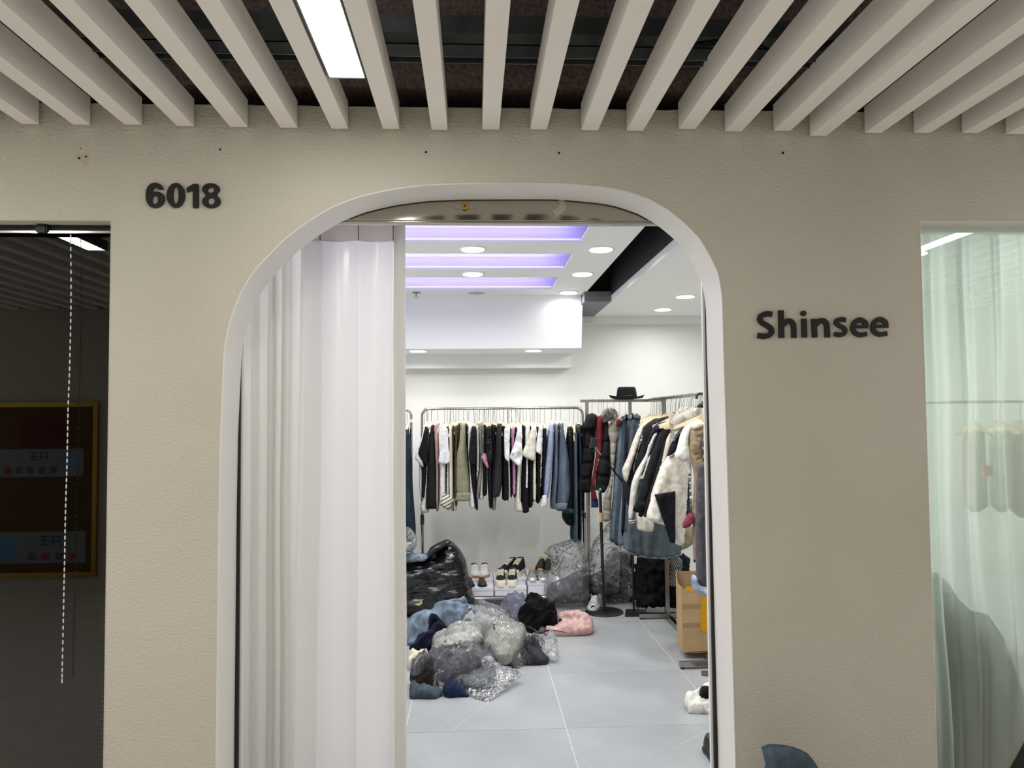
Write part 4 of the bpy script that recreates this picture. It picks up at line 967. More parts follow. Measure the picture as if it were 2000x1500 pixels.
cl('coat', 'long black coat with silver snap on cuff, middle of right rack', 'coat', [
    ('body', [(1195,620),(1320,540),(1335,620),(1255,780),(1195,950),(1135,1200),(1065,1395),(1040,1480),(1000,1560),(960,1540),(975,1450),(950,1380),(980,1250),(1040,1050),(1090,900),(1140,780)], fabric((28, 28, 31)), dict(tf=.05)),
    ('cuff', [(950,1375),(1065,1400),(1010,1500),(955,1505),(895,1480)], fabric(K), dict(tf=.03, dY=-.05)),
    ('snap', [(924,1455),(940,1455),(940,1472),(924,1472)], CHROME, dict(tf=.01, tb=.004, dY=-.09, fold=0, crumple=0))], 2.52)
cl('coat', 'second black coat just right of the silver-snap coat', 'coat', [('b', [(1255,700),(1335,610),(1330,700),(1295,800),(1235,1000),(1155,1250),(1100,1480),(1080,1560),(1030,1540),(1045,1400),(1150,1050)], fabric((24, 25, 29)), dict(tf=.05))], 2.44)
cl('jacket', 'cream jacket with a brown button at its cuff on right rack', 'jacket', [
    ('body', [(1322,600),(1335,640),(1305,800),(1245,1000),(1165,1270),(1110,1500),(1140,1560),(1250,1600),(1220,1640),(1100,1600),(1065,1560),(1080,1480),(1105,1300),(1170,1100),(1230,900),(1280,680)], fabric((224, 212, 184)), dict(tf=.04)),
    ('button', [(1090,1520),(1125,1520),(1130,1545),(1095,1545)], plain('amber_button', (160, 106, 40), .3), dict(tf=.012, tb=.004, dY=-.06, fold=0, crumple=0))], 2.40)
cl('jacket', 'cream jacket with large black geometric panels, front of the right rack', 'jacket', [
    ('body', [(1303, 892), (1318, 884), (1344, 880), (1342, 960), (1335, 1061), (1318, 1061), (1308, 1035), (1290, 1022), (1262, 1012), (1274, 965), (1290, 915)], fabric((236, 228, 212)), dict(tf=.06)),
    ('panel', [(1278, 966), (1319, 959), (1319, 1000), (1319, 1061), (1309, 1060), (1296, 1020)], fabric((24, 26, 34)), dict(tf=.02, tb=.01, dY=-.075, sharp=True, label='black lower panel')),
    ('sleeve', [(1332, 833), (1342, 829), (1338, 848), (1324, 872), (1317, 885), (1303, 891), (1310, 866)], fabric((24, 26, 34)), dict(tf=.04, dY=-.05, label='black upper sleeve'))], 2.28, T=ID)
cl('jacket', 'beige jacket under a clear plastic cover on right rack', 'jacket', [
    ('body', [(1400,410),(1560,335),(1640,322),(1632,450),(1545,500),(1455,540),(1360,610),(1335,560),(1362,440)], fabric((214, 204, 180), .6), dict(tf=.04, crumple=.012)),
    ('collar', [(1370,460),(1420,400),(1490,430),(1450,500),(1390,545)], fabric((220, 212, 190)), dict(tf=.02, dY=-.05)),
    ('plastic_cover', [(1312,420),(1400,338),(1560,308),(1640,308),(1640,420),(1550,560),(1480,560),(1390,660),(1340,745),(1322,600)], FILM, dict(tf=.06, tb=.05, dY=-.02, crumple=.012, cs=20, label='clear plastic cover'))], 2.24)
cl('jeans', 'slate blue jeans hanging between panelled jacket and white T-shirt', 'jeans', [('p', [(1335, 905), (1344, 925), (1350, 960), (1352, 1004), (1336, 1010)], DN((56, 74, 96)), dict(tf=.03))], 2.37, T=ID)
cl('tshirt', 'white T-shirt with short sleeve near the arch, front of right rack', 't-shirt', [
    ('body', [(1470,560),(1560,490),(1660,458),(1700,500),(1700,800),(1640,960),(1560,960),(1562,1500),(1545,1560),(1530,1100),(1480,940),(1500,760)], fabric((240, 238, 228)), dict(tf=.05)),
    ('sleeve', [(1480,540),(1560,500),(1540,640),(1535,740),(1577,930),(1545,945),(1460,925),(1370,880),(1400,760),(1430,640)], fabric((242, 240, 230)), dict(tf=.045, dY=-.05))], 2.1)
cl('jacket', 'tan satin jacket partly hidden by the arch edge', 'jacket', [
    ('body', [(1350, 838), (1375, 826), (1384, 836), (1386, 905), (1370, 920), (1363, 1000), (1361, 1088), (1354, 1096), (1352, 1000), (1355, 930), (1346, 880)], fabric((168, 140, 94), .3, 'satin'), dict(tf=.05, crumple=.016, cs=14))
    , ('collar', [(1350, 838), (1372, 824), (1380, 832), (1362, 840)], fabric((190, 164, 116), .3, 'satin'), dict(tf=.02, dY=-.05))], 2.0, T=ID)
cl('trousers', 'beige trousers hem showing below the panelled jacket', 'trousers', [('p', [(1328, 1030), (1357, 1030), (1353, 1062), (1332, 1074), (1328, 1050)], fabric((172, 156, 124)))], 2.33, T=ID)
cl('scarf', 'crumpled raspberry red scarf hanging beside panelled jacket', 'scarf', [('p', [(1338, 1012), (1345, 1002), (1354, 1003), (1356, 1015), (1348, 1028), (1334, 1032), (1333, 1022)], fabric((160, 40, 74)), dict(crumple=.015, cs=30))], 1.99, T=ID)
cl('jacket', 'dark grey jacket with yellow piping at the arch edge', 'jacket', [
    ('body', [(1665,700),(1700,655),(1760,640),(1760,930),(1700,965),(1668,900)], fabric((46, 48, 54), .4, 'satin'), dict(tf=.04)),
    ('piping', [(1685,765),(1725,800),(1722,830),(1690,900),(1680,955),(1674,950),(1684,890),(1712,825),(1690,790)], plain('yellow_piping', (220, 190, 20), .5), dict(tf=.008, tb=.004, dY=-.06, fold=0, crumple=0, res=.004, label='yellow piping'))], 1.9)
cl('coat', 'long grey wool coat with pale blue lining at the hem', 'coat', [
    ('body', [(1362, 912), (1372, 903), (1395, 900), (1399, 1160), (1372, 1148), (1360, 1130), (1358, 1020)], fabric((98, 96, 104)), dict(tf=.05, fold=.03, fs=20)),
    ('lining', [(1350, 1126), (1357, 1120), (1366, 1143), (1395, 1150), (1399, 1163), (1372, 1164), (1352, 1150)], fabric((160, 182, 222), .5, 'satin'), dict(tf=.04, dY=-.05, crumple=.012, label='pale blue lining turned out at the hem'))], 1.75, T=ID)
# hangers packed along the right bar
names_b = [(2.95, 'black varsity jacket with cream sleeve'), (2.82, 'black blazer on right rack'), (2.72, 'off-white jacket with rib cuff'), (2.62, 'navy jacket'), (2.52, 'long black coat with silver snap'),
           (2.44, 'second black coat on right rack'), (2.40, 'cream jacket with brown button'), (2.28, 'cream jacket with black panels'), (2.24, 'beige jacket under clear plastic'), (2.2, 'white T-shirt near the arch'), (2.1, 'tan satin jacket')]
for Yh, lb in names_b:
    hanger((XB, Yh+.02, ZBAR), 'pale wooden hanger holding the '+lb, 'hangers on the right rack', rotz=math.pi/2+rng.uniform(-.2, .2), wide=True)
Yh = 3.62
while Yh > 2.15:
    hanger((XB, Yh, ZBAR), 'pale wooden hanger packed close among others on the right rack bar', 'packed hangers on the right rack', rotz=math.pi/2+rng.uniform(-.45, .25), wide=rng.random() < .5, scale=1.0+rng.uniform(-.04, .04))
    Yh -= rng.uniform(.038, .062)
for zx, lb in ((440, 'hooded black puffer coat'), (512, 'dark red coat'), (610, 'black puffer coat with fur hood'), (748, 'beige quilted coat')):
    p = P(*T3(zx, 240), YC); hanger((p.x, YC, zc), 'pale wooden hanger holding the '+lb, 'hangers on the short back rack', scale=.95)
for zx in (550, 570, 685, 815):
    p = P(*T3(zx, 240), YC); hanger((p.x, YC, zc), 'thin wire hanger hook on the short back rack bar', 'spare hangers on the short back rack', scale=.95)
# large black plastic hanger at the bar end by the arch
r = empty('hanger', (P(1372, 775, 1.95).x, 1.95, ZBAR)); tag(r, 'large black plastic hanger hooked on the bar end by the arch', 'hanger')
pts = [P(*T3(x, y), 1.95) for x, y in [(1615, 225), (1620, 185), (1650, 162), (1690, 168), (1712, 195), (1712, 240), (1690, 265), (1690, 285)]]
MB().tube(smooth_pts if False else pts, .008, 8).build('hook', BLACKM, r)
puff('arms', [T3(x, y) for x, y in [(1630, 320), (1640, 280), (1690, 265), (1740, 280), (1745, 330)]], BLACKM, r, Y=1.95, tf=.015, tb=.015)
# ------------------------------------------------------------------ hat on the short rack
hat = empty('hat', P(1224, 778, YC)); tag(hat, 'black felt hat resting on top of the short back rack', 'hat')
hc = P(1224, 779, YC); FELT = fabric((24, 24, 27))
hs = YC/ YC
mb = MB(); n = 40; vs = []; prof = [(.150, .010), (.135, -.006), (.10, -.004), (.078, .004), (.078, .009), (.10, .004), (.135, .003)]
rings = []
for rad, z in prof:
    rings.append([hc+Vector((rad*math.cos(2*math.pi*k/n)*1.0, rad*.95*math.sin(2*math.pi*k/n), z+.022*(math.cos(2*math.pi*k/n)**2)*(rad/.15)**3)) for k in range(n)])
vs = [v for q in rings for v in q]; fs = []
for i in range(len(prof)-1):
    for k in range(n): fs.append((i*n+k, i*n+(k+1) % n, (i+1)*n+(k+1) % n, (i+1)*n+k))
for k in range(n): fs.append(((len(prof)-1)*n+k, (len(prof)-1)*n+(k+1) % n, (k+1) % n, k))
mb.add(vs, fs, True); mb.build('brim', FELT, hat)
MB().lathe(hc, [(.088, .004), (.086, .03), (.079, .075), (.074, .094), (.066, .099), (.04, .088), (.005, .086)], 36, 1, .85).build('crown', FELT, hat)
MB().lathe(hc, [(.085, .006), (.0855, .03), (.083, .031)], 36, 1, .86).build('band', fabric((12, 12, 14), .4, 'satin'), hat)

# ------------------------------------------------------------------ two black stands
b1 = G(1180, 1196)
st = empty('floor_stand', b1); tag(st, 'black round-base floor stand with wooden collar on its pole', 'stand')
MB().lathe(b1, [(.150, 0), (.152, .006), (.148, .010), (.02, .012)], 40).build('base', BLACKM, st)
t1 = P(1172, 962, b1.y)
MB().tube([b1+Vector((0, 0, .01)), Vector((t1.x, b1.y, t1.z))], .0125, 12).build('pole', BLACKM, st)
def along(z): f = (z-0)/(t1.z); return Vector((b1.x+(t1.x-b1.x)*f, b1.y, z))
za_, zb2 = P(1174, 1019, b1.y).z, P(1174, 1001, b1.y).z
MB().tube([along(za_), along(zb2)], .0145, 12).build('collar', plain('light_wood_collar', (196, 164, 110), .5), st)
h1, h2 = P(1152, 953, b1.y), P(1182, 955, b1.y)
MB().box((h1.x, b1.y-.02, h1.z-.016), (h2.x, b1.y+.02, h1.z+.016)).build('clamp_head', BLACKM, st)
c = P(1173, 956, b1.y-.03); MB().lathe(c-Vector((0, 0, .01)), [(.012, 0), (.016, .01), (.012, .02)], 16).build('knob', CHROME, st)
b2 = G(1238, 1196)
s2 = empty('boom_stand', b2); tag(s2, 'thin black boom stand with square base and small angled lamp head', 'stand')
o = MB().plate([(b2.x-.10, b2.y-.14), (b2.x+.07, b2.y-.14), (b2.x+.12, b2.y+.08), (b2.x-.05, b2.y+.08)], [], XY, 0, .008).build('base', BLACKM, s2, bevel=.004)
elbow = P(1233, 962, b2.y)
MB().tube([b2, Vector((elbow.x, b2.y, elbow.z))], .0085, 10).build('pole', BLACKM, s2)
bt = P(1164, 876, b2.y-.15)
MB().tube([elbow, elbow+(bt-elbow)*.5, bt], .0065, 10).build('boom_arm', BLACKM, s2)
MB().tube([elbow+(bt-elbow)*.86, bt], .0085, 10).build('ferrule', CHROME, s2)
pts = [(1156, 854), (1168.5, 856), (1164, 872), (1152.5, 876)]
uvp = [(P(x, y, b2.y-.2).x, P(x, y, b2.y-.2).z) for x, y in pts]
MB().plate(uvp[::-1], [], XZ, b2.y-.22, b2.y-.13).build('lamp_head', BLACKM, s2, bevel=.003)
a_, c_ = P(1148, 879, b2.y-.16), P(1164, 880, b2.y-.16); MB().tube([a_, c_], .008, 8).build('swivel_joint', BLACKM, s2)

# ------------------------------------------------------------------ shoeboxes and shoes
def shoebox(x0, x1, y0, y1, z0, z1, lab):
    r = empty('shoebox', ((x0+x1)/2, (y0+y1)/2, z0)); tag(r, lab, 'box', 'white shoeboxes on the rack shelf')
    lh = .028
    MB().box((x0+.003, y0+.003, z0), (x1-.003, y1-.003, z1-.004)).build('body', SHOEBOX, r, bevel=.001)
    MB().box((x0, y0, z1-lh), (x1, y1, z1)).build('lid', SHOEBOX, r, bevel=.0012)
    return r
YF = 3.65
bx = lambda px, Y: P(px, 1145, Y).x
shoebox(bx(882, YF), bx(964.3, YF), YF, YF+.21, RKS, .162, 'white shoebox, left front, under the dark flat shoes')
shoebox(bx(966, YF), bx(1028.6, YF), YF, YF+.21, RKS, .162, 'white shoebox, middle front, under the cream sneakers')
shoebox(bx(1031, YF), bx(1094, YF), YF, YF+.21, RKS, .2, 'taller white shoebox, right front, under the silver flats')
YB = YF+.215
shoebox(bx(882, YB), bx(962, YB), YB, YB+.25, RKS, .193, 'white shoebox, left rear, under the white sneakers')
shoebox(bx(964, YB), bx(1028, YB), YB, YB+.25, RKS, .193, 'white shoebox, middle rear, under the black platform shoes')
shoebox(bx(1030, YB), bx(1094, YB), YB, YB+.25, RKS, .215, 'white shoebox, right rear, under the black sandals')
def shoe(root, cx, cy, z, ang, L, Wd, H, soleh, upm, solem, lace=None, open_=True, toe=None, lining=None):
    """loft along the length; the toe points to -Y before turning"""
    ca, sa = math.cos(ang), math.sin(ang)
    def tr(x, y, zz): return Vector((cx+x*ca-y*sa, cy+x*sa+y*ca, z+zz))
    st = [(-.5, .05, .12), (-.47, .55, .35), (-.38, .85, .48), (-.25, 1.0, .58), (-.1, .98, .72), (.05, .88, .92), (.2, .8, 1.0), (.35, .78, 1.0), (.46, .66, 1.05), (.5, .3, .95)]
    def loft(scx, z0f, z1f, nseg=12, cap=True):
        vs = []; fs = []
        for (t, w, h) in st:
            for k in range(nseg):
                a = math.pi*k/(nseg-1); x = math.cos(a); zz = math.sin(a)**.7 if math.sin(a) > 0 else 0
                vs.append(tr(x*w*Wd/2*scx*(1-.14*zz), t*L*scx, z0f+(z1f*h)*zz))
        m_ = len(st)
        for i in range(m_-1):
            for k in range(nseg-1): fs.append((i*nseg+k, (i+1)*nseg+k, (i+1)*nseg+k+1, i*nseg+k+1))
        fs.append(tuple(range(nseg))); fs.append(tuple((m_-1)*nseg+k for k in range(nseg))[::-1])
        return MB().add(vs, fs, True)
    loft(.96, soleh*.8, H-soleh).build('upper', upm, root)
    so = [(w*Wd/2*1.05, t*L*1.02) for t, w, h in st]; out = [tr(x, y, 0) for x, y in so]+[tr(-x, y, 0) for x, y in reversed(so)]
    n = len(out); mb = MB(); mb.add(out+[v+Vector((0, 0, soleh)) for v in out], [tuple(range(n))[::-1], tuple(range(n, 2*n))]+[(i, (i+1) % n, n+(i+1) % n, n+i) for i in range(n)]); mb.build('sole', solem, root)
    if open_:
        mb = MB(); n = 16
        mb.add([tr(.30*Wd*math.cos(2*math.pi*k/n), L*(.27+.17*math.sin(2*math.pi*k/n)), soleh*.8+(H-soleh)*(1.0 if math.sin(2*math.pi*k/n) > -.2 else .93)+.003) for k in range(n)], [tuple(range(n))]); mb.build('opening', lining or plain('shoe_inside', (60, 52, 48), .8), root)
    if lace:
        mb = MB()
        for j in range(5):
            t = -.18+.075*j; hz = soleh*.8+(H-soleh)*(.66+.07*j)
            mb.tube([tr(-.26*Wd, t*L, hz-.004), tr(0, (t-.01)*L, hz+.006), tr(.26*Wd, t*L, hz-.004)], .0042, 6)
            mb.tube([tr(-.24*Wd, t*L, hz), tr(.24*Wd, (t+.07)*L, hz+.007)], .003, 6)
        mb.tube([tr(0, -.0*L, soleh*.8+(H-soleh)*.95), tr(.2*Wd, -.12*L, soleh*.8+(H-soleh)*.85), tr(.12*Wd, -.02*L, soleh*.8+(H-soleh)*.99), tr(-.22*Wd, -.1*L, soleh*.8+(H-soleh)*.85)], .003, 6)
        mb.build('laces', lace, root)
    if toe:
        mb = MB(); vs = []
        for t, w in ((-.515, .3), (-.49, .6), (-.4, .9), (-.3, 1.02)): vs += [tr(-w*Wd/2*1.0, t*L, 0), tr(-w*Wd/2*.85, t*L, soleh+.018), tr(w*Wd/2*.85, t*L, soleh+.018), tr(w*Wd/2*1.0, t*L, 0)]
        mb.add(vs, [(4*i+k, 4*i+4+k, 4*i+5+k, 4*i+1+k) for i in range(3) for k in range(3)]+[(0, 1, 2, 3)], True); mb.build('toe_cap', toe, root)
cream = plain('cream_rubber', (222, 216, 200), .5); lac = plain('cream_laces', (232, 228, 205), .7)
def pair(name, lab, xs, Y, z, **kw):
    lr = ('left', 'right')
    for k, px in enumerate(xs):
        c = P(px, 1130, Y)
        r = empty(name, (c.x, Y, z)); tag(r, lab % lr[k], 'shoe', kw['grp']); a = kw['ang'] if not isinstance(kw['ang'], tuple) else kw['ang'][k]
        shoe(r, c.x, Y, z, a, kw['L']*1.05, kw['W']*1.08, kw['H']*1.12, kw['sh'], kw['up'], kw['so'], kw.get('lace'), kw.get('op', True), kw.get('toe'), kw.get('lin'))
pair('sneaker', 'white sneaker with gum sole on left shoebox, %s of its pair', (927.5, 946), YB+.12, .194, ang=(.1, -.05), L=.23, W=.086, H=.078, sh=.02, up=plain('white_leather', (222, 220, 218), .5), so=plain('gum_rubber', (170, 130, 92), .5), lace=plain('white_laces', (236, 236, 236), .6), toe=None, grp='white sneakers with gum soles')
pair('flat_shoe', 'dark buckled flat shoe below white sneakers, %s of its pair', (917, 941.5), YF+.105, .163, ang=(.1, .05), L=.19, W=.07, H=.055, sh=.01, up=plain('dark_brown_leather', (44, 38, 38), .35), so=BLACKM, lin=plain('pink_insole', (200, 160, 150), .7), grp='dark flat shoes')
pair('platform_sneaker', 'black platform sneaker with thick cream sole on rear middle box, %s of its pair', (992.5, 1011), YB+.11, .194, ang=(-.62, -.42), L=.245, W=.09, H=.125, sh=.042, up=fabric((30, 30, 38)), so=cream, lace=lac, toe=cream, grp='black platform sneakers')
pair('platform_sneaker', 'black and cream sneaker facing the door on front middle box, %s of its pair', (978.3, 1000.8), YF+.12, .163, ang=(-.08, -.12), L=.235, W=.088, H=.105, sh=.035, up=fabric((48, 46, 46)), so=cream, lace=lac, toe=cream, grp='black and cream sneakers')
pair('flat_shoe', 'silver grey slip-on shoe with tan insole on right box, %s of its pair', (1039, 1057.5), YF+.10, .201, ang=(-.02, .08), L=.2, W=.075, H=.062, sh=.012, up=plain('silver_leather', (150, 152, 152), .35, .3), so=plain('dark_sole', (40, 40, 42), .6), lin=plain('tan_insole', (190, 150, 90), .6), toe=plain('silver_toe', (196, 200, 202), .3, .4), grp='silver slip-on shoes')
pair('sandal', 'black strappy sandal with tan insole behind silver shoes, %s of its pair', (1056, 1071), YB+.12, .216, ang=(-.25, -.1), L=.22, W=.08, H=.1, sh=.03, up=plain('black_strap', (26, 22, 22), .5), so=plain('wedge_sole', (150, 130, 106), .6), lin=plain('tan_insole', (190, 150, 90), .6), grp='black sandals')

# ------------------------------------------------------------------ bags on the floor
def bagplane(px, py, back=.15): return G(px, py).y+back
Yb = bagplane(860, 1205, .12)
r = empty('rubbish_bag', (P(850, 1200, Yb).x, Yb, 0)); tag(r, 'large shiny black plastic sack stuffed with clothes beside the door curtain', 'bag')
puff('sack', [(735, 1198), (740, 1110), (770, 1088), (800, 1084), (835, 1080), (852, 1066), (872, 1055), (884, 1058), (898, 1072), (909, 1092), (914, 1112), (919, 1140), (926, 1165), (930, 1182), (921, 1196), (860, 1200)], BLACKBAG, r, Y=Yb, tf=.20, tb=.2, crumple=.014, crease=.03, cs=3.4, aniso=2.6, edge=.3, res=.014, minz=.002, R=.16, pw=1)
puff('sack_mouth', [(834, 1080), (842, 1068), (858, 1059), (874, 1053), (883, 1060), (868, 1072), (850, 1082), (838, 1092)], BLACKBAG, r, Y=Yb-.16, tf=.05, tb=.05, crumple=.014)
puff('torn_label', [(809, 1180), (818, 1178), (824, 1172), (825, 1179), (818, 1184)], plain('torn_label', (196, 180, 140), .7), r, Y=Yb-.235, tf=.006, tb=.003)
o = puff('jeans', [(770, 1086), (800, 1080), (835, 1083), (838, 1088), (825, 1096), (770, 1098)], DN((110, 150, 172)), Y=Yb-.13, tf=.07, tb=.06, crumple=.02, cs=20); tag(o, 'light blue jeans spilling from the mouth of the black sack', 'jeans')
def clear_bag(lab, poly, cpoly, Yb_, ccol, tf=.2, cmat=None, grp='clear plastic bags of clothes'):
    a = [P(*q, Yb_) for q in poly]
    r = empty('plastic_bag', (sum(v.x for v in a)/len(a), Yb_, 0)); tag(r, lab, 'bag', grp)
    puff('film', poly, FILM, r, Y=Yb_, tf=tf, tb=tf*.9, crumple=.03, cs=8, edge=.4, res=.018, minz=.002, pw=1)
    puff('contents', cpoly, cmat or fabric(ccol), r, Y=Yb_, tf=tf*.8, tb=tf*.7, crumple=.04, cs=8, res=.02, minz=.006, pw=1)
clear_bag('big clear plastic bag of grey clothes in front of the right end of shoeboxes', [(1068, 1172), (1062, 1150), (1066, 1130), (1078, 1100), (1070, 1085), (1062, 1080), (1078, 1064), (1105, 1055), (1130, 1053), (1138, 1066), (1146, 1090), (1152, 1118), (1154, 1155), (1146, 1174), (1100, 1178)],
          [(1072, 1172), (1068, 1150), (1076, 1138), (1100, 1130), (1120, 1118), (1140, 1112), (1148, 1130), (1150, 1158), (1142, 1173), (1100, 1176)], bagplane(1105, 1185, .03), (112, 116, 124), .17)
clear_bag('clear plastic bag with grey clothes standing behind the round-base stand', [(1150, 1158), (1148, 1110), (1152, 1080), (1160, 1055), (1176, 1038), (1188, 1020), (1198, 1018), (1208, 1060), (1212, 1100), (1208, 1158)],
          [(1152, 1156), (1152, 1125), (1165, 1118), (1190, 1105), (1206, 1115), (1206, 1156)], 3.66, (84, 86, 88), .1)
clear_bag('shiny clear bag full of navy clothes between the two black stands', [(1176, 1172), (1172, 1140), (1178, 1100), (1188, 1082), (1198, 1070), (1212, 1064), (1226, 1068), (1236, 1090), (1242, 1130), (1240, 1160), (1228, 1174), (1200, 1178)],
          [(1180, 1170), (1178, 1140), (1182, 1104), (1200, 1080), (1222, 1078), (1234, 1100), (1238, 1140), (1230, 1166), (1200, 1174)], bagplane(1205, 1180, .14), (40, 44, 58), .14)
clear_bag('small clear bag hanging over the black sack beside the curtain', [(780, 1078), (784, 1040), (795, 1028), (806, 1036), (815, 1052), (813, 1068), (804, 1078)], [(786, 1076), (788, 1062), (802, 1058), (808, 1070), (800, 1077)], 3.32, (196, 198, 204), .08)
o = puff('clothes_bag', [(1240, 1182), (1238, 1120), (1246, 1090), (1280, 1078), (1320, 1080), (1345, 1088), (1350, 1130), (1348, 1182), (1290, 1186)], fabric((18, 19, 24)), Y=3.42, tf=.12, tb=.12, crumple=.05, cs=9, minz=.002, res=.016, jit=.03, pw=1, crease=.04); tag(o, 'dark heap of black clothes on the floor under the right rack', 'clothes')
o = puff('clothes_bag', [(1300, 1140), (1304, 1100), (1318, 1084), (1332, 1094), (1330, 1120), (1322, 1145)], stripes('stripe_dark', (30, 30, 34), (170, 170, 170), 22, 'X', .8, .4), Y=3.25, tf=.06, tb=.05, crumple=.02); tag(o, 'black and white striped cloth bundle behind the cardboard box', 'clothes')
r = empty('sneaker', (P(1162, 1160, 3.5).x, 3.5, 0)); tag(r, 'white sneaker with dark stripes on floor behind the round-base stand', 'shoe')
shoe(r, P(1161, 1150, 3.52).x, 3.55, 0, -.3, .24, .09, .1, .03, stripes('shoe_stripes', (224, 224, 220), (24, 24, 28), 14, 'Y', .8), plain('white_sole', (228, 226, 220), .5), plain('white_laces', (236, 236, 236), .6))
# cardboard box
Yc = G(1350, 1288).y
cb = empty('cardboard_box', (P(1360, 1280, Yc).x, Yc, .0)); tag(cb, 'open brown cardboard box with yellow tape under the right rack', 'box')
A0 = P(1334, 1282, Yc); x0, x1 = A0.x, A0.x+.42; zt_ = P(1334, 1148, Yc).z; dpt = .32
def bp(u, v, z, lean=.0): return Vector((x0+u-.02*v, Yc+v+.0*u, z))
k = .022
zb0 = .045
xdeep = P(1320, 1113, Yc+dpt).x
q = MB(); tk = .005
# walls: front, left (curved top), right, back
q.hexa([(x0, Yc, zb0), (x1, Yc, zb0), (x1, Yc+tk, zb0), (x0, Yc+tk, zb0), (x0-.002, Yc, zt_-.005), (x1, Yc, zt_-.03), (x1, Yc+tk, zt_-.03), (x0-.002, Yc+tk, zt_-.005)]); q.build('front_wall', CARD, cb)
xl = xdeep; q = MB(); m_ = 10; vs = []; 
for i in range(m_+1):
    t = i/m_; X = x0+(xdeep-x0)*t-.012*math.sin(math.pi*t); Yy = Yc+dpt*t; zz = zt_+(P(1322, 1113, Yc+dpt).z-zt_)*(t**.75)-.03*math.sin(math.pi*t)
    zl_ = zb0
    vs += [(X, Yy, zl_), (X+tk, Yy, zl_), (X+tk, Yy, zz), (X, Yy, zz)]
q.add(vs, [(4*i+k2, 4*i+(k2+1) % 4, 4*(i+1)+(k2+1) % 4, 4*(i+1)+k2) for i in range(m_) for k2 in range(4)]); q.build('side_wall', CARD, cb)
zb9 = P(1322, 1113, Yc+dpt).z
MB().box((xl, Yc+dpt, zb0), (x1, Yc+dpt+tk, zb9-.01)).build('back_wall', CARD, cb)
MB().box((x1-tk, Yc, zb0), (x1, Yc+dpt, zt_)).build('side_wall', CARD, cb); MB().box((xl+.01, Yc, zb0-.004), (x1, Yc+dpt, zb0+.004)).build('base', CARD, cb)
tp = [(1369, 1162), (1388, 1160), (1400, 1158), (1402, 1248), (1390, 1244), (1382, 1236), (1368, 1232)]
MB().plate([(P(x, y, Yc-.002).x, P(x, y, Yc-.002).z) for x, y in tp][::-1], [], XZ, Yc-.002, Yc).build('yellow_tape', YTAPE, cb)
tp = [(1340, 1146), (1356, 1146), (1356, 1158), (1350, 1155), (1340, 1156)]
MB().plate([(P(x, y, Yc-.002).x, P(x, y, Yc-.002).z) for x, y in tp][::-1], [], XZ, Yc-.002, Yc).build('yellow_tape', YTAPE, cb)
for zz in (.2, .32): MB().box((x0, Yc-.0012, zz), (x0+.2, Yc, zz+.03)).build('clear_tape', plain('brown_tape', (160, 128, 92), .3), cb)
c = G(1375, 1318); o = MB().plate([(c.x-.02, c.y-.02), (c.x+.3, c.y-.14), (c.x+.3, c.y+.04), (c.x, c.y+.06)], [], XY, 0, .006).build('base_plate', GALV); tag(o, 'dark flat steel plate on the floor by the arch edge', 'plate')

# ------------------------------------------------------------------ heap of clothes and film bags
PILE = 'clothes and bags heaped on the shop floor'
def heap(name, lab, cat, poly, base, mat, tilt=28, tf=.05, tb=.03, z0=.0, cr=.02, cs=10, sharp=False, parts=(), res=None, seed=0, fold=0):
    tf *= .8; cr *= 1.15
    if parts:
        g = G(base[0], base[1], z0); r = empty(name, g); tag(r, lab, cat, PILE)
        o = puff('body', poly, mat, r, base=base, tilt=tilt, tf=tf, tb=tb, z0=z0, crumple=cr*.3 if mat is not FILM else cr, crease=cr*1.25 if mat is not FILM else cr*.5, cs=cs*1.1, sharp=sharp, res=res or .0105, seed=seed, minz=.001, fold=fold, R=.07, pw=.75, jit=.004, edge=.35)
        for pn, pp_, pm, kw in parts:
            kw = dict(kw); lb = kw.pop('label', None)
            kk = dict(base=base, tilt=tilt, tf=.02, tb=.01, z0=z0, crumple=.01, minz=.001, R=.06, pw=.8); kk.update(kw)
            if pm is FILM: kk.update(res=.015, jit=.008, edge=.6)
            q = puff(pn, pp_, pm, r, **kk)
            if lb: q['label'] = lb
        return r
    o = puff(name, poly, mat, None, base=base, tilt=tilt, tf=tf, tb=tb, z0=z0, crumple=cr*.3 if mat is not FILM else cr, crease=cr*1.25 if mat is not FILM else cr*.5, cs=cs*1.1, sharp=sharp, res=res or .0105, seed=seed, minz=.001, fold=fold, R=.07, pw=.75, jit=.004, edge=.35)
    return tag(o, lab, cat, PILE)
def U(x, y): return (780+x/4.762, 1140+y/4.762)     # zoomed crop of the heap
up = lambda l: [U(*q) for q in l]
heap('clothes_bundle', 'large pale blue denim jacket at back left of the heap', 'jacket', up([(70,590),(75,420),(100,350),(220,300),(310,270),(320,230),(400,195),(480,200),(560,195),(600,172),(640,205),(700,240),(695,290),(640,330),(560,380),(470,420),(380,430),(280,480),(230,520),(150,580),(90,600)]), U(300, 560), DN((112, 148, 182)), tilt=40, tf=.09, cr=.03, cs=7,
     parts=[('collar', up([(470,205),(560,195),(600,172),(645,208),(600,240),(520,260),(430,285),(400,250)]), DN((128, 162, 192)), dict(tf=.12)),
            ('waistband', up([(310,290),(350,255),(400,265),(415,300),(380,310),(350,285)]), fabric((160, 166, 156)), dict(tf=.12))])
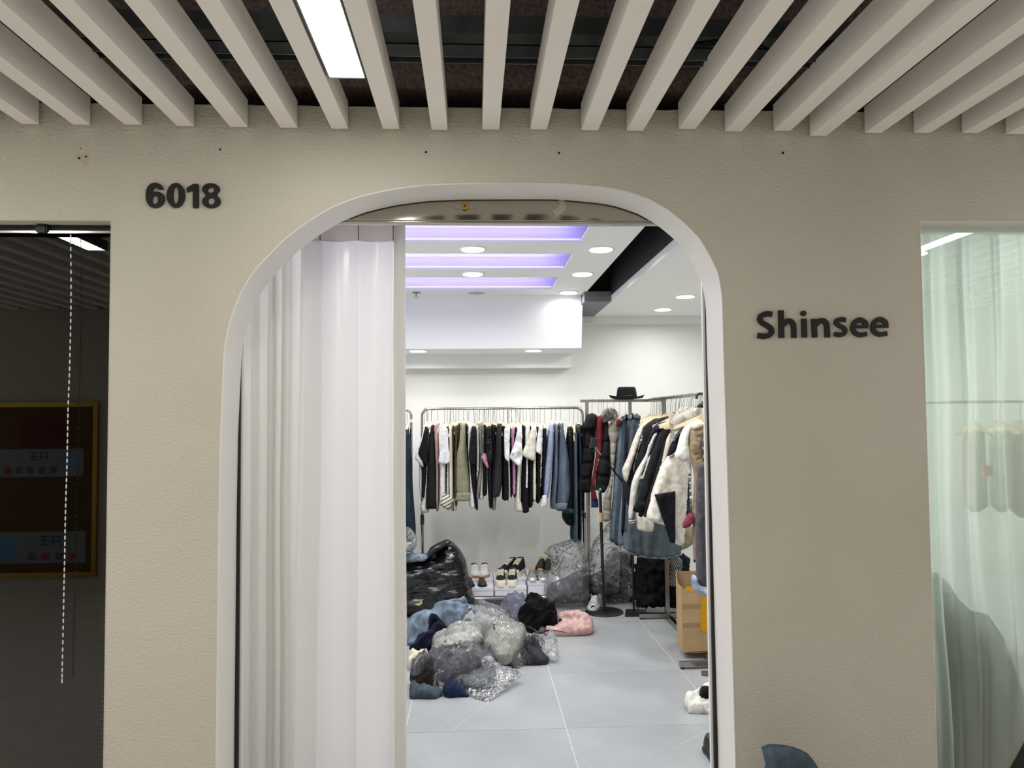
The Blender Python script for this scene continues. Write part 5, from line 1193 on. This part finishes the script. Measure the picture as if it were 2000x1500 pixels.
heap('trousers', 'dark navy trousers rolled over the pale blue jacket', 'trousers', up([(270,330),(330,322),(380,345),(430,400),(455,450),(430,490),(380,520),(330,570),(320,640),(250,670),(200,630),(130,630),(90,600),(140,560),(170,500),(230,460),(270,480)]), U(250, 665), fabric((20, 25, 46)), tilt=48, tf=.10, cr=.03, cs=10,
     parts=[('fold', up([(275,335),(330,325),(380,350),(420,420),(400,460),(350,400),(310,420),(295,480),(270,460)]), fabric((32, 38, 62)), dict(tf=.13))])
heap('clothes_bundle', 'cream fabric bundle at the left edge of heap', 'clothes', up([(80,800),(82,640),(130,625),(200,640),(280,680),(310,730),(240,750),(180,770),(110,820)]), U(180, 800), fabric((222, 212, 184)), tilt=25, tf=.05, cr=.03, cs=12)
heap('plastic_bag', 'tall crumpled empty clear bag at the back of the heap', 'bag', up([(700,300),(703,180),(720,135),(760,150),(840,180),(930,225),(1000,250),(1010,290),(960,340),(900,370),(800,360),(720,350)]), U(850, 370), FILM, tilt=55, tf=.06, cr=.04, cs=16, res=.012)
heap('plastic_bag', 'clear bag of lilac and orange clothes behind the black garment', 'bag', up([(950,215),(1000,150),(1040,120),(1110,118),(1190,160),(1200,190),(1160,230),(1140,300),(1090,340),(1040,350),(1020,270)]), U(1080, 350), fabric((164, 170, 206)), tilt=45, tf=.06, cr=.03, cs=16,
     parts=[('orange_cloth', up([(985,190),(1020,165),(1060,165),(1040,200),(990,210)]), fabric((226, 140, 112)), dict(tf=.08, label='orange cloth')),
            ('film', up([(930,235),(1000,130),(1040,112),(1110,112),(1205,160),(1205,195),(1160,250),(1140,310),(1090,350),(1030,355),(1010,275)]), FILM, dict(tf=.10, crumple=.03, cs=18))])
heap('jacket', 'black crumpled garment on top at the right of heap', 'jacket', up([(1100,290),(1160,240),(1190,180),(1160,160),(1230,140),(1310,122),(1340,160),(1400,200),(1450,240),(1470,270),(1465,330),(1478,370),(1465,430),(1400,420),(1310,440),(1230,460),(1170,430),(1150,390),(1110,350)]), U(1310, 460), fabric((14, 14, 16)), tilt=42, tf=.10, cr=.04, cs=8, seed=4)
heap('handbag', 'soft pink satin bag with black piping, far right of heap', 'bag', up([(1440,480),(1360,470),(1330,440),(1380,410),(1465,410),(1470,290),(1530,290),(1620,300),(1700,288),(1760,320),(1800,370),(1812,420),(1780,460),(1755,478),(1650,485),(1520,492)]), U(1560, 494), fabric((222, 166, 160), .35, 'satin'), tilt=24, tf=.07, cr=.025, cs=9,
     parts=[('piping', up([(1680,300),(1640,350),(1600,405),(1560,425),(1500,430),(1500,436),(1562,432),(1606,411),(1646,356),(1688,306)]), plain('black_piping', (20, 18, 20), .4), dict(tf=.10, tb=-.05, crumple=0, res=.006)),
            ('piping', up([(1680,445),(1740,440),(1765,470),(1760,480),(1736,448),(1682,452)]), plain('black_piping', (20, 18, 20), .4), dict(tf=.10, tb=-.04, crumple=0, res=.006)),
            ('strap', up([(1490,345),(1525,335),(1520,360),(1508,392),(1475,392),(1480,375),(1500,375),(1506,356)]), plain('black_piping', (20, 18, 20), .4), dict(tf=.10, tb=-.03, crumple=0, res=.006, label='black strap loop'))])
heap('handbag_strap', 'brown leather tab with thin black cord on the pink bag', 'strap', up([(1150,392),(1200,395),(1250,415),(1290,440),(1310,405),(1365,408),(1370,430),(1450,432),(1520,445),(1585,466),(1520,452),(1440,440),(1365,446),(1340,470),(1290,465),(1240,425),(1180,402)]), U(1350, 480), plain('brown_leather', (54, 34, 26), .5), tilt=30, tf=.02, tb=.01, z0=.075, cr=.003, res=.008)
heap('overalls', 'pale denim overalls with a looped strap in middle of heap', 'overalls', up([(960,385),(965,330),(985,300),(1010,295),(1030,330),(1030,370),(1110,365),(1140,400),(1175,460),(1130,470),(1050,440),(1000,410)]), U(1060, 480), DN((110, 148, 176)), tilt=40, tf=.05, cr=.015, z0=.05)
heap('plastic_bag', 'clear bag over white shirts in the centre of the heap', 'bag', up([(570,400),(600,330),(660,290),(760,290),(860,320),(950,350),(930,410),(840,430),(780,470),(700,440),(640,450),(600,430)]), U(760, 480), fabric((226, 226, 226)), tilt=34, tf=.07, cr=.03, cs=14, z0=.04,
     parts=[('grey_cloth', up([(575,390),(600,345),(650,320),(690,390),(650,430),(600,430)]), fabric((120, 122, 124)), dict(tf=.08, label='grey cloth')),
            ('film', up([(560,400),(600,320),(660,280),(760,280),(870,310),(965,345),(940,420),(840,440),(780,480),(700,450),(640,460),(590,440)]), FILM, dict(tf=.11, crumple=.03, cs=18))])
heap('plastic_bag', 'clear bag with white folded shirt, centre left of the heap', 'bag', up([(310,600),(330,560),(420,510),(500,450),(600,440),(700,450),(780,500),(785,590),(750,640),(640,670),(500,680),(400,700),(330,715)]), U(520, 720), fabric((228, 226, 218)), tilt=34, tf=.09, cr=.03, cs=11, z0=.02, seed=3,
     parts=[('film', up([(300,600),(320,550),(420,500),(500,440),(600,430),(710,440),(795,495),(795,600),(755,650),(640,680),(500,695),(400,712),(320,725)]), FILM, dict(tf=.12, crumple=.022, cs=14))])
r = heap('plastic_bag', 'printed clear bag with recycling mark holding pale striped clothes', 'bag', up([(775,590),(830,480),(900,400),(960,385),(1050,430),(1165,470),(1170,530),(1130,620),(1060,700),(1000,745),(900,720),(860,670)]), U(960, 750), stripes('pale_stripes', (196, 198, 186), (172, 174, 164), 22, 'X', .6, .9), tilt=30, tf=.09, cr=.02, cs=9, z0=.03, seed=5,
     parts=[('film', up([(765,600),(825,470),(900,385),(960,370),(1060,420),(1180,465),(1185,535),(1140,630),(1070,712),(1000,755),(890,730),(850,680)]), FILM, dict(tf=.115, crumple=.02, cs=14))])
INK = plain('black_print', (30, 30, 34), .6)
def ink(poly): puff('print', up(poly), INK, r, base=U(960, 750), tilt=30, z0=.03, tf=.128, tb=-.11, res=.005, sharp=True, R=.001)
ink([(866,512),(880,506),(896,510),(904,522),(898,534),(884,540),(868,534),(872,528),(886,532),(894,522),(886,514),(870,520)])
for k in range(5): ink([(960+k*22, 472-k*4), (965+k*22, 474-k*4), (995+k*22, 415+k*2), (990+k*22, 413+k*2)])
for xx in (930, 948, 962): ink([(xx, 405), (xx+10, 402), (xx+12, 420), (xx+2, 424)])
heap('plastic_bag', 'clear bag with charcoal cloth and loose film end, right of heap', 'bag', up([(1120,640),(1170,560),(1200,530),(1270,530),(1300,580),(1340,640),(1400,700),(1370,745),(1290,755),(1190,765),(1150,720)]), U(1270, 765), fabric((62, 62, 70)), tilt=26, tf=.06, cr=.025, cs=12,
     parts=[('film', up([(1160,560),(1220,520),(1330,545),(1380,515),(1440,518),(1470,560),(1480,620),(1472,705),(1410,712),(1350,650),(1290,600),(1230,640),(1160,650)]), FILM, dict(tf=.09, crumple=.03, cs=16)),
            ('film_tail', up([(860,700),(960,740),(1040,700),(1110,640),(1250,672),(1200,740),(1140,790),(1100,822),(1050,800),(960,770),(900,740)]), FILM, dict(tf=.05, crumple=.03, cs=18))])
heap('jacket', 'dark blue garment peeping out beneath the printed clear bag', 'jacket', up([(860,690),(960,740),(1050,740),(1060,790),(980,780),(900,750)]), U(980, 790), fabric((44, 66, 90)), tilt=20, tf=.03, cr=.01)
heap('plastic_bag', 'clear bag holding grey clothes at front left of the heap', 'bag', up([(100,840),(150,770),(260,740),(400,700),(560,690),(700,680),(760,680),(755,740),(680,810),(600,860),(500,890),(440,950),(380,850),(300,820),(200,845)]), U(430, 960), fabric((92, 94, 102)), tilt=24, tf=.08, cr=.03, cs=12, z0=.03, seed=8,
     parts=[('film', up([(95,845),(150,760),(260,728),(400,690),(560,680),(700,670),(765,672),(765,745),(690,820),(600,875),(500,900),(455,930),(400,985),(350,1000),(300,990),(330,950),(290,830),(200,855)]), FILM, dict(tf=.11, crumple=.028, cs=16))])
heap('sweater', 'dark brown sweater inside the open end of the front left bag', 'sweater', up([(98,850),(200,845),(290,850),(330,900),(375,950),(370,985),(300,985),(200,960),(110,930)]), U(240, 990), fabric((52, 44, 42)), tilt=24, tf=.06, cr=.025, cs=14)
heap('jeans', 'slate blue jeans at the front left corner of the heap', 'jeans', up([(98,1065),(98,940),(180,960),(300,985),(400,1000),(412,960),(405,1020),(350,1070),(300,1078),(180,1070)]), U(250, 1078), DN((66, 90, 112)), tilt=18, tf=.045, cr=.015, cs=10)
heap('jeans', 'deep blue jeans bundle at the front of the heap', 'jeans', up([(402,1010),(420,960),(450,930),(520,935),(600,980),(650,1040),(640,1052),(540,1055),(480,1065),(430,1050)]), U(520, 1066), DN((22, 44, 96)), tilt=22, tf=.05, cr=.02, cs=12)
heap('plastic_bag', 'flat clear bag with small silver print spread at front of heap', 'bag', up([(460,925),(560,890),(640,830),(720,740),(800,700),(860,710),(940,770),(1050,815),(1140,850),(1100,880),(1020,950),(920,1030),(830,1100),(760,1080),(700,1060),(640,1010),(560,950)]), U(830, 1100), FILM, tilt=10, tf=.035, tb=.008, cr=.018, cs=14, res=.014,
     parts=[('grey_cloth', up([(560,880),(640,830),(720,760),(800,725),(860,740),(900,800),(880,900),(820,950),(700,960),(600,930)]), fabric((112, 120, 132)), dict(tf=.02, crumple=.02, cs=20, label='grey cloth inside'))])
# fill under the heap so nothing hangs in the air
heap('clothes_bundle', 'grey clothes bundle buried in the middle of the heap', 'clothes', up([(300,760),(350,560),(600,500),(900,480),(1060,560),(1050,700),(900,740),(700,760),(600,860),(350,900)]), U(600, 880), fabric((120, 122, 126)), tilt=12, tf=.06, tb=.02, cr=.02)
# garment by the arch edge
cc = G(1380, 1394)
def V7(x, y): return (1100+x/3.57, 1080+y/3.57)
v7 = lambda l: [V7(*q) for q in l]
r = heap('sweater', 'white and black sweater lying on floor by the right arch edge', 'sweater', v7([(880,1115),(865,1080),(848,1050),(845,1020),(855,995),(920,970),(990,930),(1045,915),(1090,925),(1095,1125),(1000,1122)]), V7(980, 1126), fabric((232, 232, 224)), tilt=24, tf=.05, cr=.02, cs=12,
     parts=[('panel', v7([(940,982),(1000,980),(1060,962),(1060,1048),(985,1060),(950,1052)]), fabric((24, 26, 26)), dict(tf=.085, tb=-.02, label='black panel')),
            ('panel', v7([(1030,1070),(1060,1060),(1090,1060),(1090,1128),(1025,1124),(1018,1095)]), fabric((24, 26, 26)), dict(tf=.085, tb=-.02, label='black panel'))])
r = empty('flat_shoe', G(1402, 1510)); tag(r, 'black shoe tip on the floor at the arch edge', 'shoe')
c = G(1404, 1505); shoe(r, c.x+.03, c.y+.1, 0, .1, .24, .09, .08, .015, BLACKM, BLACKM)
# blue sack outside, against the wall at the bottom right
bs = [(1500, 1700), (1497, 1600), (1497, 1500), (1494, 1463), (1520, 1459), (1550, 1459), (1578, 1472), (1595, 1495), (1612, 1540), (1640, 1620), (1650, 1700)]
r = empty('fabric_bag', (P(1560, 1600, -.2).x, -.2, 0)); tag(r, 'slate blue fabric bag standing in the corridor against the beige wall', 'bag')
puff('body', bs, fabric((66, 88, 106)), r, Y=-.2, tf=.1, tb=.1, crumple=.03, cs=7, minz=.002)
puff('flap', [(1496, 1464), (1520, 1460), (1550, 1460), (1577, 1473), (1594, 1496), (1570, 1510), (1530, 1512), (1508, 1500)], fabric((76, 98, 116)), r, Y=-.28, tf=.03, tb=.02, crumple=.012)

# garments that show through the sheer curtain of the right window
for k, (poly, col, lb) in enumerate([([(1885, 846), (1900, 832), (1916, 838), (1922, 990), (1890, 990)], (222, 200, 172), 'beige blouse hanging behind the sheer window curtain'),
                                     ([(1938, 846), (1952, 832), (1966, 840), (1972, 990), (1940, 990)], (224, 212, 190), 'cream blouse right of the beige one behind the sheer curtain'),
                                     ([(1978, 848), (1992, 834), (2010, 840), (2016, 1000), (1980, 1000)], (216, 160, 150), 'pinkish blouse behind the sheer window curtain')]):
    o = puff('blouse', poly, fabric(col), Y=.75, tf=.05, tb=.05, fold=.01); tag(o, lb, 'blouse', 'clothes behind the window curtain')
    p = P(poly[1][0], 785, .75); hanger((p.x, .75, p.z), 'pale wooden hanger holding the '+lb, 'hangers behind the window curtain', scale=.7, rotz=.3)
r = empty('clothes_rack', (2.2, .75, 0)); tag(r, 'steel clothes rack behind the sheer curtain in right window', 'clothes rack')
zq = P(1930, 785, .75).z
MB().tube([(1.95, .75, zq), (3.3, .75, zq)], .007, 8).build('top_bar', STEEL, r)
for X in (1.98, 3.28): MB().tube([(X, .75, 0), (X, .75, zq)], .01, 8).build('post', STEEL, r)
a = P(1925, 920, .5); o = MB().box((a.x-.02, .48, a.z-.02), (a.x+.02, .5, a.z+.025)).build('price_tag', plain('orange_tag', (230, 110, 80), .5)); tag(o, 'small orange tag showing through the sheer window curtain', 'tag')
